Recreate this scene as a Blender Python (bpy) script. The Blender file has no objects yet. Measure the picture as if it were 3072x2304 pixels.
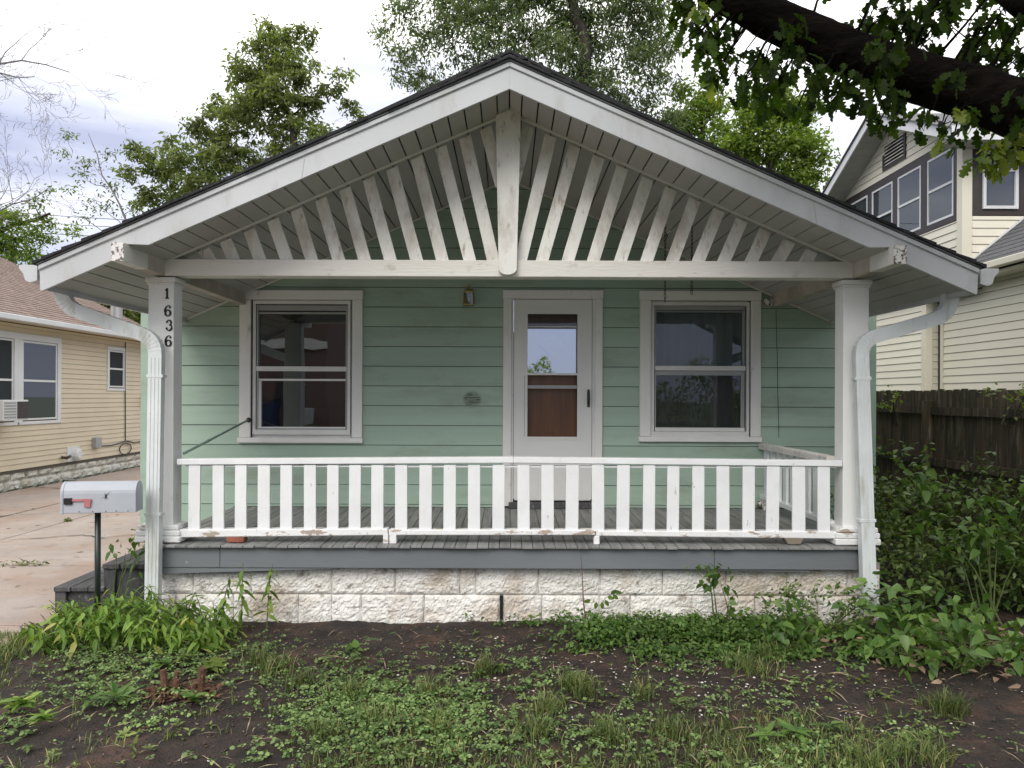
import bpy, bmesh, math, random
import numpy as np
from mathutils import Vector, Matrix, noise
R = math.radians
rng = np.random.default_rng(7); random.seed(7)
SC = bpy.context.scene
COL = SC.collection

# ------------------------------------------------------------------ camera
EYE = 1.75; F = 2304.0; CX, CY = 1525.0, 1190.0; ROLL = R(0.22)
cam = bpy.data.objects.new('camera', bpy.data.cameras.new('camera')); COL.objects.link(cam)
cam.data.lens = 27.0; cam.data.sensor_width = 36; cam.data.clip_end = 2000; cam.data.clip_start = 0.05
cam.data.shift_x = 11/3072; cam.data.shift_y = 38/3072
cam.location = (0, 0, EYE)
cam.rotation_euler = (Matrix.Rotation(R(90), 4, 'X') @ Matrix.Rotation(ROLL, 4, 'Z')).to_euler()
SC.camera = cam

# ------------------------------------------------------------------ world: bright overcast with soft cloud banks
w = bpy.data.worlds.new('World'); SC.world = w; w.use_nodes = True
nt = w.node_tree; nt.nodes.clear()
def N(nt, t, **k):
    n = nt.nodes.new(t)
    for a, b in k.items(): setattr(n, a, b)
    return n
SUN_EL, SUN_ROT = R(40), R(200)
sky = N(nt, 'ShaderNodeTexSky', sky_type='NISHITA', sun_disc=False, sun_elevation=SUN_EL, sun_rotation=SUN_ROT)
tc = N(nt, 'ShaderNodeTexCoord'); sep = N(nt, 'ShaderNodeSeparateXYZ'); nt.links.new(tc.outputs['Generated'], sep.inputs[0])
mp = N(nt, 'ShaderNodeMapping'); mp.inputs['Scale'].default_value = (1.6, 1.6, 7.0); nt.links.new(tc.outputs['Generated'], mp.inputs[0])
ns = N(nt, 'ShaderNodeTexNoise'); ns.inputs['Scale'].default_value = 1.7; ns.inputs['Detail'].default_value = 6; ns.inputs['Roughness'].default_value = .5
nt.links.new(mp.outputs[0], ns.inputs[0])
ma = N(nt, 'ShaderNodeMath', operation='MULTIPLY_ADD'); ma.inputs[1].default_value = 0.55; nt.links.new(ns.outputs[0], ma.inputs[0])
nt.links.new(sep.outputs[2], ma.inputs[2])
cr = N(nt, 'ShaderNodeValToRGB'); e = cr.color_ramp.elements
e[0].position = .455; e[0].color = (4.1, 4.4, 5.9, 1)
e[1].position = .67; e[1].color = (13.2, 13.1, 12.9, 1)
e2 = cr.color_ramp.elements.new(.555); e2.color = (6.9, 7.1, 8.0, 1)
nt.links.new(ma.outputs[0], cr.inputs[0])
mx = N(nt, 'ShaderNodeMix', data_type='RGBA'); mx.inputs[0].default_value = .93
nt.links.new(sky.outputs[0], mx.inputs[6]); nt.links.new(cr.outputs[0], mx.inputs[7])
bg = N(nt, 'ShaderNodeBackground'); bg.inputs[1].default_value = .105
nt.links.new(mx.outputs[2], bg.inputs[0])
wo = N(nt, 'ShaderNodeOutputWorld'); nt.links.new(bg.outputs[0], wo.inputs[0])

sd = bpy.data.lights.new('sun', 'SUN'); sd.energy = 1.3; sd.angle = R(30); sd.color = (1, .96, .9)
sun = bpy.data.objects.new('sun', sd); COL.objects.link(sun)
az = R(200)   # azimuth the light comes from, clockwise from +Y
dirv = Vector((math.sin(az)*math.cos(SUN_EL), math.cos(az)*math.cos(SUN_EL), math.sin(SUN_EL)))
sun.rotation_euler = dirv.to_track_quat('Z', 'Y').to_euler()

SC.view_settings.view_transform = 'Standard'; SC.view_settings.look = 'None'
SC.view_settings.exposure = 0.52; SC.view_settings.gamma = 1.0; SC.view_settings.use_curve_mapping = False
SC.render.engine = 'CYCLES'; SC.cycles.max_bounces = 8; SC.cycles.transparent_max_bounces = 12

# ------------------------------------------------------------------ geometry helpers
def at(px, py, Y):
    """world point at depth Y seen at photo pixel (px, py)"""
    dx, dy = px-CX, py-CY
    c, s = math.cos(ROLL), math.sin(ROLL)
    x = dx*c + dy*s; y = -dx*s + dy*c
    return Vector((x/F*Y, Y, EYE - y/F*Y))
def rect(x0, y0, x1, y1, Y):
    xm, ym = (x0+x1)/2, (y0+y1)/2
    return at(x0, ym, Y).x, at(x1, ym, Y).x, at(xm, y1, Y).z, at(xm, y0, Y).z
def gp(px, py, z=0.0):
    """point of the level ground seen at a photo pixel"""
    dx, dy = px-CX, py-CY
    y = -dx*math.sin(ROLL) + dy*math.cos(ROLL)
    return at(px, py, (EYE-z)*F/max(y, 5))
WM = {}
def empty(name, label, cat, loc=(0, 0, 0), group=None):
    o = bpy.data.objects.new(name, None); COL.objects.link(o); o.location = loc
    o['label'] = label; o['category'] = cat
    if group: o['group'] = group
    WM[o] = Matrix.Translation(loc); o.empty_display_size = .2
    return o
def link(name, me, parent=None, M=None, mat=None, kind=None, label=None, cat=None, group=None):
    o = bpy.data.objects.new(name, me); COL.objects.link(o)
    M = M or Matrix.Identity(4); o.matrix_basis = M; WM[o] = M
    if parent is not None:
        o.parent = parent; o.matrix_parent_inverse = WM[parent].inverted()
    if mat is not None and len(me.materials) == 0: me.materials.append(mat)
    if kind: o['kind'] = kind
    if label: o['label'] = label
    if cat: o['category'] = cat
    if group: o['group'] = group
    return o
class MB:
    def __init__(s): s.v = []; s.f = []
    def add(s, vs, fs):
        n = len(s.v); s.v += [tuple(v) for v in vs]; s.f += [tuple(i+n for i in f) for f in fs]; return s
    def box(s, x0, x1, y0, y1, z0, z1):
        if x0 > x1: x0, x1 = x1, x0
        if y0 > y1: y0, y1 = y1, y0
        if z0 > z1: z0, z1 = z1, z0
        v = [(x, y, z) for z in (z0, z1) for y in (y0, y1) for x in (x0, x1)]
        return s.add(v, [(0,2,3,1),(4,5,7,6),(0,1,5,4),(2,6,7,3),(0,4,6,2),(1,3,7,5)])
    def prism(s, poly, d0, d1, axis='y'):
        """poly: list of (a, z) extruded along axis from d0 to d1; a = x for axis y, a = y for axis x"""
        n = len(poly)
        if axis == 'y': v = [(a, d0, z) for a, z in poly] + [(a, d1, z) for a, z in poly]
        elif axis == 'x': v = [(d0, a, z) for a, z in poly] + [(d1, a, z) for a, z in poly]
        else: v = [(a, b, d0) for a, b in poly] + [(a, b, d1) for a, b in poly]
        f = [tuple(range(n)), tuple(range(2*n-1, n-1, -1))] + [(i, i+n, (i+1) % n+n, (i+1) % n) for i in range(n)]
        return s.add(v, f)
    def tube(s, pts, rad, n=8, cap=True):
        pts = [Vector(p) for p in pts]
        if not hasattr(rad, '__len__'): rad = [rad]*len(pts)
        vs = []; fs = []
        ref = Vector((0.13, 0.31, 0.94)).normalized()
        u = None
        for i, p in enumerate(pts):
            t = (pts[min(i+1, len(pts)-1)] - pts[max(i-1, 0)])
            t = t.normalized() if t.length > 1e-9 else Vector((0, 0, 1))
            if u is None:
                u = t.cross(ref)
                if u.length < .1: u = t.cross(Vector((1, 0, 0)))
            else: u = u - t*u.dot(t)
            u = u.normalized(); v = t.cross(u)
            for k in range(n):
                a = 2*math.pi*k/n
                vs.append(p + (u*math.cos(a) + v*math.sin(a))*rad[i])
        for i in range(len(pts)-1):
            for k in range(n):
                a = i*n+k; b = i*n+(k+1) % n
                fs.append((a, b, b+n, a+n))
        if cap: fs.append(tuple(range(n-1, -1, -1))); fs.append(tuple((len(pts)-1)*n+k for k in range(n)))
        return s.add(vs, fs)
    def rtube(s, pts, w, d, flat=Vector((0, 1, 0))):
        """rectangular pipe along pts; d is measured along 'flat'"""
        pts = [Vector(p) for p in pts]; vs = []; fs = []
        for i, p in enumerate(pts):
            t = (pts[min(i+1, len(pts)-1)] - pts[max(i-1, 0)]).normalized()
            v = (flat - t*flat.dot(t)).normalized(); u = t.cross(v)
            vs += [p+u*w/2+v*d/2, p-u*w/2+v*d/2, p-u*w/2-v*d/2, p+u*w/2-v*d/2]
        for i in range(len(pts)-1):
            for k in range(4):
                a = i*4+k; b = i*4+(k+1) % 4
                fs.append((a, b, b+4, a+4))
        fs.append((3, 2, 1, 0)); n = (len(pts)-1)*4; fs.append((n, n+1, n+2, n+3))
        return s.add(vs, fs)
    def mesh(s, name, mat=None, bevel=0, smooth=False, seg=1):
        me = bpy.data.meshes.new(name); bm = bmesh.new()
        bv = [bm.verts.new(v) for v in s.v]
        for f in s.f:
            try: bm.faces.new([bv[i] for i in f])
            except ValueError: pass
        bmesh.ops.recalc_face_normals(bm, faces=bm.faces)
        if bevel:
            ed = [e for e in bm.edges if len(e.link_faces) == 2 and e.calc_face_angle(0) > R(30)]
            bmesh.ops.bevel(bm, geom=ed, offset=bevel, segments=seg, affect='EDGES', clamp_overlap=True)
        bm.to_mesh(me); bm.free()
        if smooth: me.polygons.foreach_set('use_smooth', [True]*len(me.polygons))
        if mat: me.materials.append(mat)
        return me
    def build(s, name, mat, parent=None, bevel=0, smooth=False, **k):
        return link(name, s.mesh(name, mat, bevel, smooth), parent, **k)
def bx(*a): return MB().box(*a)
def np_mesh(name, V, Fa, mat=None, smooth=False):
    """V (n,3), Fa (m,k) arrays -> mesh"""
    me = bpy.data.meshes.new(name)
    V = np.asarray(V, np.float32); Fa = np.asarray(Fa, np.int32); m, k = Fa.shape
    me.vertices.add(len(V)); me.vertices.foreach_set('co', V.ravel())
    me.loops.add(m*k); me.loops.foreach_set('vertex_index', Fa.ravel())
    me.polygons.add(m); me.polygons.foreach_set('loop_start', np.arange(0, m*k, k, dtype=np.int32))
    try: me.polygons.foreach_set('loop_total', np.full(m, k, np.int32))
    except Exception: pass
    if smooth: me.polygons.foreach_set('use_smooth', np.ones(m, bool))
    me.update(calc_edges=True); me.validate()
    if mat: me.materials.append(mat)
    return me

# ------------------------------------------------------------------ materials
MATS = {}
def mat(name, c1, c2=None, scale=3, rough=.6, bump=0., bscale=30, stretch=(1, 1, 1), dirt=None, metal=0., spec=.5, rand=0., detail=6, coat=0, grain=None):
    """two-colour noise paint/wood/stone; dirt = (colour, scale, low, high, stretch): patches of wear with their own shape"""
    m = bpy.data.materials.new(name); m.use_nodes = True; t = m.node_tree; L = t.links
    b = t.nodes['Principled BSDF']; b.inputs['Roughness'].default_value = rough; b.inputs['Metallic'].default_value = metal
    b.inputs['Specular IOR Level'].default_value = spec
    g = N(t, 'ShaderNodeNewGeometry')
    mp = N(t, 'ShaderNodeMapping'); mp.inputs['Scale'].default_value = stretch; L.new(g.outputs['Position'], mp.inputs[0])
    n1 = N(t, 'ShaderNodeTexNoise'); n1.inputs['Scale'].default_value = scale; n1.inputs['Detail'].default_value = detail; L.new(mp.outputs[0], n1.inputs[0])
    r = N(t, 'ShaderNodeMapRange'); r.inputs[1].default_value = .35; r.inputs[2].default_value = .65; L.new(n1.outputs[0], r.inputs[0])
    mx = N(t, 'ShaderNodeMix', data_type='RGBA'); mx.inputs[6].default_value = (*c1, 1); mx.inputs[7].default_value = (*(c2 or c1), 1)
    L.new(r.outputs[0], mx.inputs[0]); col = mx.outputs[2]
    if grain:   # (colour, scale, stretch, low, high)
        gm = N(t, 'ShaderNodeMapping'); gm.inputs['Scale'].default_value = grain[2]; L.new(g.outputs['Position'], gm.inputs[0])
        gn = N(t, 'ShaderNodeTexNoise'); gn.inputs['Scale'].default_value = grain[1]; gn.inputs['Detail'].default_value = 4; L.new(gm.outputs[0], gn.inputs[0])
        gr = N(t, 'ShaderNodeMapRange'); gr.inputs[1].default_value = grain[3]; gr.inputs[2].default_value = grain[4]; L.new(gn.outputs[0], gr.inputs[0])
        x = N(t, 'ShaderNodeMix', data_type='RGBA'); L.new(gr.outputs[0], x.inputs[0]); L.new(col, x.inputs[6]); x.inputs[7].default_value = (*grain[0], 1); col = x.outputs[2]
    for d in (dirt or []):
        dm = N(t, 'ShaderNodeMapping'); dm.inputs['Scale'].default_value = d[4] if len(d) > 4 else (1, 1, 1); L.new(g.outputs['Position'], dm.inputs[0])
        dn = N(t, 'ShaderNodeTexNoise'); dn.inputs['Scale'].default_value = d[1]; dn.inputs['Detail'].default_value = 8; dn.inputs['Roughness'].default_value = .65; L.new(dm.outputs[0], dn.inputs[0])
        dr = N(t, 'ShaderNodeMapRange'); dr.inputs[1].default_value = d[2]; dr.inputs[2].default_value = d[3]; L.new(dn.outputs[0], dr.inputs[0])
        x = N(t, 'ShaderNodeMix', data_type='RGBA'); L.new(dr.outputs[0], x.inputs[0]); L.new(col, x.inputs[6]); x.inputs[7].default_value = (*d[0], 1); col = x.outputs[2]
    if rand:
        oi = N(t, 'ShaderNodeObjectInfo'); rr = N(t, 'ShaderNodeMapRange'); rr.inputs[3].default_value = 1-rand; rr.inputs[4].default_value = 1+rand
        L.new(oi.outputs['Random'], rr.inputs[0]); x = N(t, 'ShaderNodeVectorMath', operation='SCALE'); L.new(col, x.inputs[0]); L.new(rr.outputs[0], x.inputs[3]); col = x.outputs[0]
    L.new(col, b.inputs['Base Color'])
    if bump:
        n2 = N(t, 'ShaderNodeTexNoise'); n2.inputs['Scale'].default_value = bscale; n2.inputs['Detail'].default_value = 6; L.new(mp.outputs[0], n2.inputs[0])
        bp = N(t, 'ShaderNodeBump'); bp.inputs['Strength'].default_value = min(1, bump); bp.inputs['Distance'].default_value = .01*max(1, bump); L.new(n2.outputs[0], bp.inputs['Height']); L.new(bp.outputs[0], b.inputs['Normal'])
    MATS[name] = m; return m
def leafmat(name, dark, light, trans=.35, rough=.45, yellow=None, sp=.3):
    m = bpy.data.materials.new(name); m.use_nodes = True; t = m.node_tree; L = t.links
    b = t.nodes['Principled BSDF']; b.inputs['Roughness'].default_value = rough; b.inputs['Specular IOR Level'].default_value = sp
    g = N(t, 'ShaderNodeNewGeometry'); oi = N(t, 'ShaderNodeObjectInfo')
    ad = N(t, 'ShaderNodeMath', operation='ADD'); L.new(g.outputs['Random Per Island'], ad.inputs[0]); L.new(oi.outputs['Random'], ad.inputs[1])
    fr = N(t, 'ShaderNodeMath', operation='FRACT'); L.new(ad.outputs[0], fr.inputs[0])
    cr = N(t, 'ShaderNodeValToRGB'); e = cr.color_ramp.elements; e[0].color = (*dark, 1); e[1].color = (*light, 1)
    if yellow:
        e[1].position = .9; k = cr.color_ramp.elements.new(.97); k.color = (*yellow, 1)
    L.new(fr.outputs[0], cr.inputs[0])
    n = N(t, 'ShaderNodeTexNoise'); n.inputs['Scale'].default_value = .9; L.new(g.outputs['Position'], n.inputs[0])
    mr = N(t, 'ShaderNodeMapRange'); mr.inputs[1].default_value = .3; mr.inputs[2].default_value = .7; mr.inputs[3].default_value = .7; mr.inputs[4].default_value = 1.35; L.new(n.outputs[0], mr.inputs[0])
    sc = N(t, 'ShaderNodeVectorMath', operation='SCALE'); L.new(cr.outputs[0], sc.inputs[0]); L.new(mr.outputs[0], sc.inputs[3])
    L.new(sc.outputs[0], b.inputs['Base Color'])
    tr = N(t, 'ShaderNodeBsdfTranslucent'); s2 = N(t, 'ShaderNodeVectorMath', operation='MULTIPLY'); s2.inputs[1].default_value = (1.5, 1.7, .6); L.new(sc.outputs[0], s2.inputs[0]); L.new(s2.outputs[0], tr.inputs[0])
    ms = N(t, 'ShaderNodeMixShader'); ms.inputs[0].default_value = trans; L.new(b.outputs[0], ms.inputs[1]); L.new(tr.outputs[0], ms.inputs[2])
    L.new(ms.outputs[0], t.nodes['Material Output'].inputs[0]); MATS[name] = m; return m
def glassmat(name, refl=.2, tint=(.8, .85, .85), wav=0.0, fs=1.0):
    m = bpy.data.materials.new(name); m.use_nodes = True; t = m.node_tree; L = t.links; t.nodes.remove(t.nodes['Principled BSDF'])
    tr = N(t, 'ShaderNodeBsdfTransparent'); tr.inputs[0].default_value = (*tint, 1)
    gl = N(t, 'ShaderNodeBsdfGlossy'); gl.inputs['Roughness'].default_value = .01; gl.inputs[0].default_value = (.9, .95, 1, 1)
    fr = N(t, 'ShaderNodeFresnel'); fr.inputs[0].default_value = 1.5
    ad = N(t, 'ShaderNodeMath', operation='MULTIPLY_ADD', use_clamp=True); ad.inputs[1].default_value = fs; ad.inputs[2].default_value = refl; L.new(fr.outputs[0], ad.inputs[0])
    if wav:
        g = N(t, 'ShaderNodeNewGeometry'); n = N(t, 'ShaderNodeTexNoise'); n.inputs['Scale'].default_value = 2.2; n.inputs['Detail'].default_value = 1; L.new(g.outputs['Position'], n.inputs[0])
        bp = N(t, 'ShaderNodeBump'); bp.inputs['Strength'].default_value = wav; bp.inputs['Distance'].default_value = .02; L.new(n.outputs[0], bp.inputs['Height']); L.new(bp.outputs[0], gl.inputs['Normal'])
    ms = N(t, 'ShaderNodeMixShader'); L.new(ad.outputs[0], ms.inputs[0]); L.new(tr.outputs[0], ms.inputs[1]); L.new(gl.outputs[0], ms.inputs[2])
    L.new(ms.outputs[0], t.nodes['Material Output'].inputs[0]); MATS[name] = m; return m

GRIME = (.30, .25, .20)
mat('post_paint', (.80, .80, .79), (.76, .76, .74), 3, .55, .15, 60, dirt=[((.5, .46, .4), 6, .62, .75, (1, 1, .4))])
mat('rail_paint', (.80, .81, .82), (.74, .74, .75), 4, .45, .2, 50, dirt=[((.42, .40, .37), 24, .66, .70, (1, 1, .3))])
mat('rail_peel', (.80, .80, .80), (.74, .74, .73), 4, .5, .3, 50, dirt=[((.40, .33, .27), 9, .56, .59, (.5, 1, 1.4)), ((.5, .47, .43), 30, .62, .66)])
mat('slat_paint', (.76, .75, .71), (.69, .67, .62), 3, .6, .25, 70, (1, 1, .3), dirt=[((.46, .42, .37), 3.5, .47, .66, (1, 1, .5)), ((.34, .29, .25), 22, .58, .70, (1, 1, .3))])
mat('beam_paint', (.72, .70, .66), (.66, .63, .58), 3, .6, .35, 60, (.15, 1, 1), dirt=[((.40, .35, .30), 5, .58, .74, (.6, 1, 1)), ((.2, .16, .12), 40, .66, .70, (.08, 1, 1))])
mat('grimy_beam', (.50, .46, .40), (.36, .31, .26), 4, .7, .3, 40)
mat('raw_peel', (.72, .70, .68), (.66, .64, .62), 4, .6, .4, 60, dirt=[((.12, .09, .08), 26, .50, .54)])
mat('alum_white', (.54, .55, .57), (.49, .50, .515), 1.5, .38, .05, 80, dirt=[((.42, .42, .41), 5, .52, .70, (1, 1, .4)), ((.34, .33, .31), 22, .68, .74)])
mat('downspout', (.68, .71, .72), (.60, .63, .63), 3, .4, .08, 60, dirt=[((.45, .45, .41), 9, .54, .70, (1, 1, .2)), ((.30, .28, .24), 26, .66, .72)])
mat('soffit', (.44, .43, .41), (.39, .38, .36), 1.5, .55, .05, 60, rand=.03)
mat('j_trim', (.66, .64, .61), None, 3, .5)
mat('shingle_black', (.018, .018, .02), (.035, .035, .038), 25, .9, 1, 160)
mat('drip_edge', (.10, .105, .11), None, 3, .5)
mat('mint_siding', (.355, .475, .385), (.32, .43, .345), 1.3, .6, .10, 34, (.25, 1, 7), dirt=[((.27, .33, .26), 2.0, .52, .72, (.5, 1, 1.5)), ((.42, .48, .43), 16, .66, .74, (.2, 1, 1)), ((.15, .17, .13), 34, .71, .75)], rand=.04)
mat('sheathing_shade', (.10, .09, .075), None, 3, .8)  # dark neighbour wall core; colour stands in for shade under the laps
mat('core_shade', (.03, .05, .04), None, 3, .8)  # near-black core; paints lap shade through siding slits, dark behind soffit grooves
mat('casing', (.76, .755, .73), (.70, .695, .67), 2.5, .5, .15, 50, dirt=[((.45, .42, .36), 8, .62, .75, (1, 1, .5))])
mat('sash', (.68, .68, .66), (.62, .62, .60), 5, .45, .1, 60, dirt=[((.3, .25, .2), 24, .66, .7)])
mat('sash_grey', (.33, .34, .34), None, 5, .45)
mat('door_paint', (.70, .70, .68), (.67, .67, .65), 2, .4)
mat('black_metal', (.012, .012, .013), None, 5, .4)
mat('dark_gap', (.01, .01, .01), None, 5, .9)
mat('deck_grey', (.27, .27, .265), (.19, .185, .18), 6, .62, .5, 60, (6, .5, 1), dirt=[((.25, .25, .245), 14, .58, .66, (1, .3, 1)), ((.12, .10, .085), 5, .6, .7, (3, .4, 1))], rand=.16)
mat('skirt_grey', (.17, .185, .20), (.145, .155, .165), 3, .5, .15, 40, (.3, 1, 1), dirt=[((.30, .31, .32), 22, .70, .73)])
mat('step_wood', (.075, .075, .08), (.045, .043, .043), 8, .75, .6, 40, (4, .4, 1), dirt=[((.16, .16, .165), 10, .56, .66, (2, .3, 1))], rand=.15)
mat('block_paint', (.80, .78, .74), (.73, .70, .65), 5, .75, 1.2, 45, dirt=[((.54, .47, .39), 2.6, .50, .66), ((.36, .32, .27), 9, .57, .66), ((.20, .17, .14), 30, .64, .70)], rand=.05)
mat('mortar', (.36, .34, .31), (.22, .20, .18), 12, .9, .8, 60)
mat('brick', (.30, .10, .06), (.22, .075, .05), 15, .85, .6, 80)
mat('stone', (.20, .17, .13), None, 10, .9)
mat('rubber_black', (.015, .015, .016), None, 4, .5)
mat('mailbox_grey', (.42, .44, .49), (.38, .40, .44), 5, .5, .04, 40, metal=.0, dirt=[((.28, .28, .29), 30, .66, .7)])
mat('flag_red', (.50, .16, .18), (.42, .14, .15), 10, .5)
mat('pole_dark', (.012, .02, .018), None, 5, .35)
mat('rust', (.04, .035, .03), (.08, .04, .02), 30, .8)
mat('brass', (.42, .33, .10), (.30, .24, .09), 30, .3, metal=.9)
mat('mint_pole', (.26, .38, .32), (.22, .31, .26), 15, .5)
mat('walnut_door', (.15, .062, .022), (.09, .036, .014), 4, .35, .1, 30, (4, 1, .3))
mat('curtain', (.17, .21, .215), (.14, .17, .175), 3, .9, .2, 8, (6, 1, .3))
mat('curtain_dark', (.09, .09, .095), (.07, .07, .075), 3, .9)
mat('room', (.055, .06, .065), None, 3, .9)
mat('cream_siding', (.67, .575, .43), (.62, .53, .39), 1.2, .55, .08, 40, rand=.02)
mat('ivory_siding', (.77, .73, .61), (.74, .70, .58), 1.2, .5, .05, 40, rand=.02)
mat('ivory_trim', (.72, .68, .56), None, 2, .5)
mat('brown_trim', (.045, .033, .032), (.035, .027, .026), 5, .5)
mat('white_trim', (.70, .71, .73), (.64, .65, .66), 2, .45)
mat('roof_red', (.25, .185, .155), (.17, .125, .105), 5, .9, .6, 90, rand=.12, dirt=[((.34, .24, .21), 40, .5, .7)])
mat('roof_grey', (.12, .12, .13), (.09, .09, .10), 5, .9, .6, 90, rand=.1, dirt=[((.2, .2, .21), 40, .5, .7)])
mat('fence_wood', (.095, .070, .044), (.034, .026, .015), 5, .9, .8, 50, (3, 3, .25), rand=.35, dirt=[((.20, .18, .14), 9, .54, .72, (2, 2, .2)), ((.03, .036, .014), 4, .56, .66)])
mat('foundation_stone', (.66, .65, .62), (.48, .45, .38), 4, .9, 1.2, 30, dirt=[((.2, .18, .15), 8, .6, .66)], rand=.08)
mat('concrete', (.39, .315, .27), (.33, .28, .25), 1.1, .85, .5, 60, dirt=[((.40, .34, .31), 1.5, .5, .62), ((.34, .225, .165), .45, .50, .66), ((.23, .18, .155), 5, .56, .70, (1, 1, 1)), ((.12, .10, .09), 45, .70, .72)], rand=.05)
mat('soil', (.038, .024, .018), (.014, .0095, .008), 7, .85, 1.5, 70, dirt=[((.075, .040, .028), 2.2, .52, .66), ((.09, .075, .062), 60, .66, .72), ((.012, .010, .009), 18, .55, .65)])
mat('lawn_far', (.07, .10, .035), (.05, .075, .03), 3, .95, .8, 40)
mat('asphalt', (.05, .05, .052), (.06, .06, .06), 5, .9)
mat('pebble', (.70, .66, .60), (.45, .40, .35), 40, .85)
mat('chips', (.24, .175, .12), (.09, .06, .04), 60, .9)
mat('bark', (.045, .036, .028), (.02, .016, .013), 9, .95, 1.5, 30, (1, 1, .3))
mat('oak_bark', (.008, .006, .005), (.003, .0025, .002), 14, 1, 2, 40, (.35, 1, 1), spec=.05)
mat('dead_bark', (.22, .20, .21), (.15, .135, .14), 6, .9)
mat('stem_green', (.07, .11, .03), (.10, .12, .04), 8, .6)
mat('stem_red', (.16, .07, .05), None, 8, .6)
mat('bark_red', (.14, .065, .035), (.07, .035, .02), 20, .9, 1, 60, dirt=[((.35, .25, .17), 30, .6, .68)])
mat('brick_wall', (.16, .10, .088), (.13, .085, .075), 8, .9)
mat('band', (.6, .57, .53), None, 3, .7)
mat('dumpster', (.02, .03, .08), None, 3, .5)
mat('grey_plastic', (.35, .36, .37), (.3, .3, .3), 5, .5)
leafmat('leaf_oak', (.010, .020, .003), (.045, .08, .010), .45, .6, sp=.15)
leafmat('leaf_oak_young', (.07, .12, .018), (.19, .21, .03), .5)
leafmat('leaf_ash', (.10, .125, .05), (.21, .235, .11), .5)
leafmat('leaf_willow', (.07, .10, .05), (.18, .215, .12), .42)
leafmat('leaf_maple', (.10, .15, .03), (.21, .27, .06), .42)
leafmat('leaf_clump', (.09, .18, .03), (.26, .37, .08), .35, yellow=(.42, .40, .12))
leafmat('leaf_shrub', (.04, .075, .02), (.15, .21, .055), .3, .35)
leafmat('leaf_broad', (.05, .11, .025), (.15, .24, .06), .3, .35)
leafmat('clover', (.045, .095, .025), (.26, .36, .13), .25, .5)
leafmat('weed', (.06, .10, .025), (.20, .25, .08), .25, .5)
leafmat('grass', (.045, .075, .018), (.19, .23, .08), .25, .6, yellow=(.36, .29, .14))
glassmat('glass', .13, (.55, .57, .58), .12)
glassmat('glass_mirror', .75, (.5, .5, .5), .02)
glassmat('glass_dull', -.02, (.8, .82, .83), 0, .13)
glassmat('glass_plain', .02, (.75, .77, .78), .05)
m_ = MATS

# siding with the scraped patch left of the door
def add_scrape(m):
    t = m.node_tree; L = t.links; b = t.nodes['Principled BSDF']; src = b.inputs['Base Color'].links[0].from_socket
    c = at(1416, 1198, 7.84)
    g = N(t, 'ShaderNodeNewGeometry'); sub = N(t, 'ShaderNodeVectorMath', operation='SUBTRACT'); sub.inputs[1].default_value = c; L.new(g.outputs['Position'], sub.inputs[0])
    mu = N(t, 'ShaderNodeVectorMath', operation='MULTIPLY'); mu.inputs[1].default_value = (10.5, .5, 12); L.new(sub.outputs[0], mu.inputs[0])
    ln = N(t, 'ShaderNodeVectorMath', operation='LENGTH'); L.new(mu.outputs[0], ln.inputs[0])
    nz = N(t, 'ShaderNodeTexNoise'); nz.inputs['Scale'].default_value = 9; mpp = N(t, 'ShaderNodeMapping'); mpp.inputs['Scale'].default_value = (1, 1, 9); L.new(g.outputs['Position'], mpp.inputs[0]); L.new(mpp.outputs[0], nz.inputs[0])
    s = N(t, 'ShaderNodeSeparateXYZ'); L.new(sub.outputs[0], s.inputs[0])
    z = N(t, 'ShaderNodeMath', operation='MULTIPLY'); z.inputs[1].default_value = 520; L.new(s.outputs[2], z.inputs[0])
    za = N(t, 'ShaderNodeMath', operation='MULTIPLY_ADD'); za.inputs[1].default_value = 9; L.new(nz.outputs[0], za.inputs[0]); L.new(z.outputs[0], za.inputs[2])
    sn = N(t, 'ShaderNodeMath', operation='SINE'); L.new(za.outputs[0], sn.inputs[0])
    st = N(t, 'ShaderNodeMapRange'); st.inputs[1].default_value = -.5; st.inputs[2].default_value = .4; L.new(sn.outputs[0], st.inputs[0])
    f = N(t, 'ShaderNodeMapRange'); f.inputs[1].default_value = 1.1; f.inputs[2].default_value = .75; L.new(ln.outputs[1], f.inputs[0])
    q = N(t, 'ShaderNodeMath', operation='MULTIPLY'); L.new(st.outputs[0], q.inputs[0]); L.new(f.outputs[0], q.inputs[1])
    x = N(t, 'ShaderNodeMix', data_type='RGBA'); L.new(q.outputs[0], x.inputs[0]); L.new(src, x.inputs[6]); x.inputs[7].default_value = (.03, .03, .025, 1); L.new(x.outputs[2], b.inputs['Base Color'])
add_scrape(m_['mint_siding'])

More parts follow.
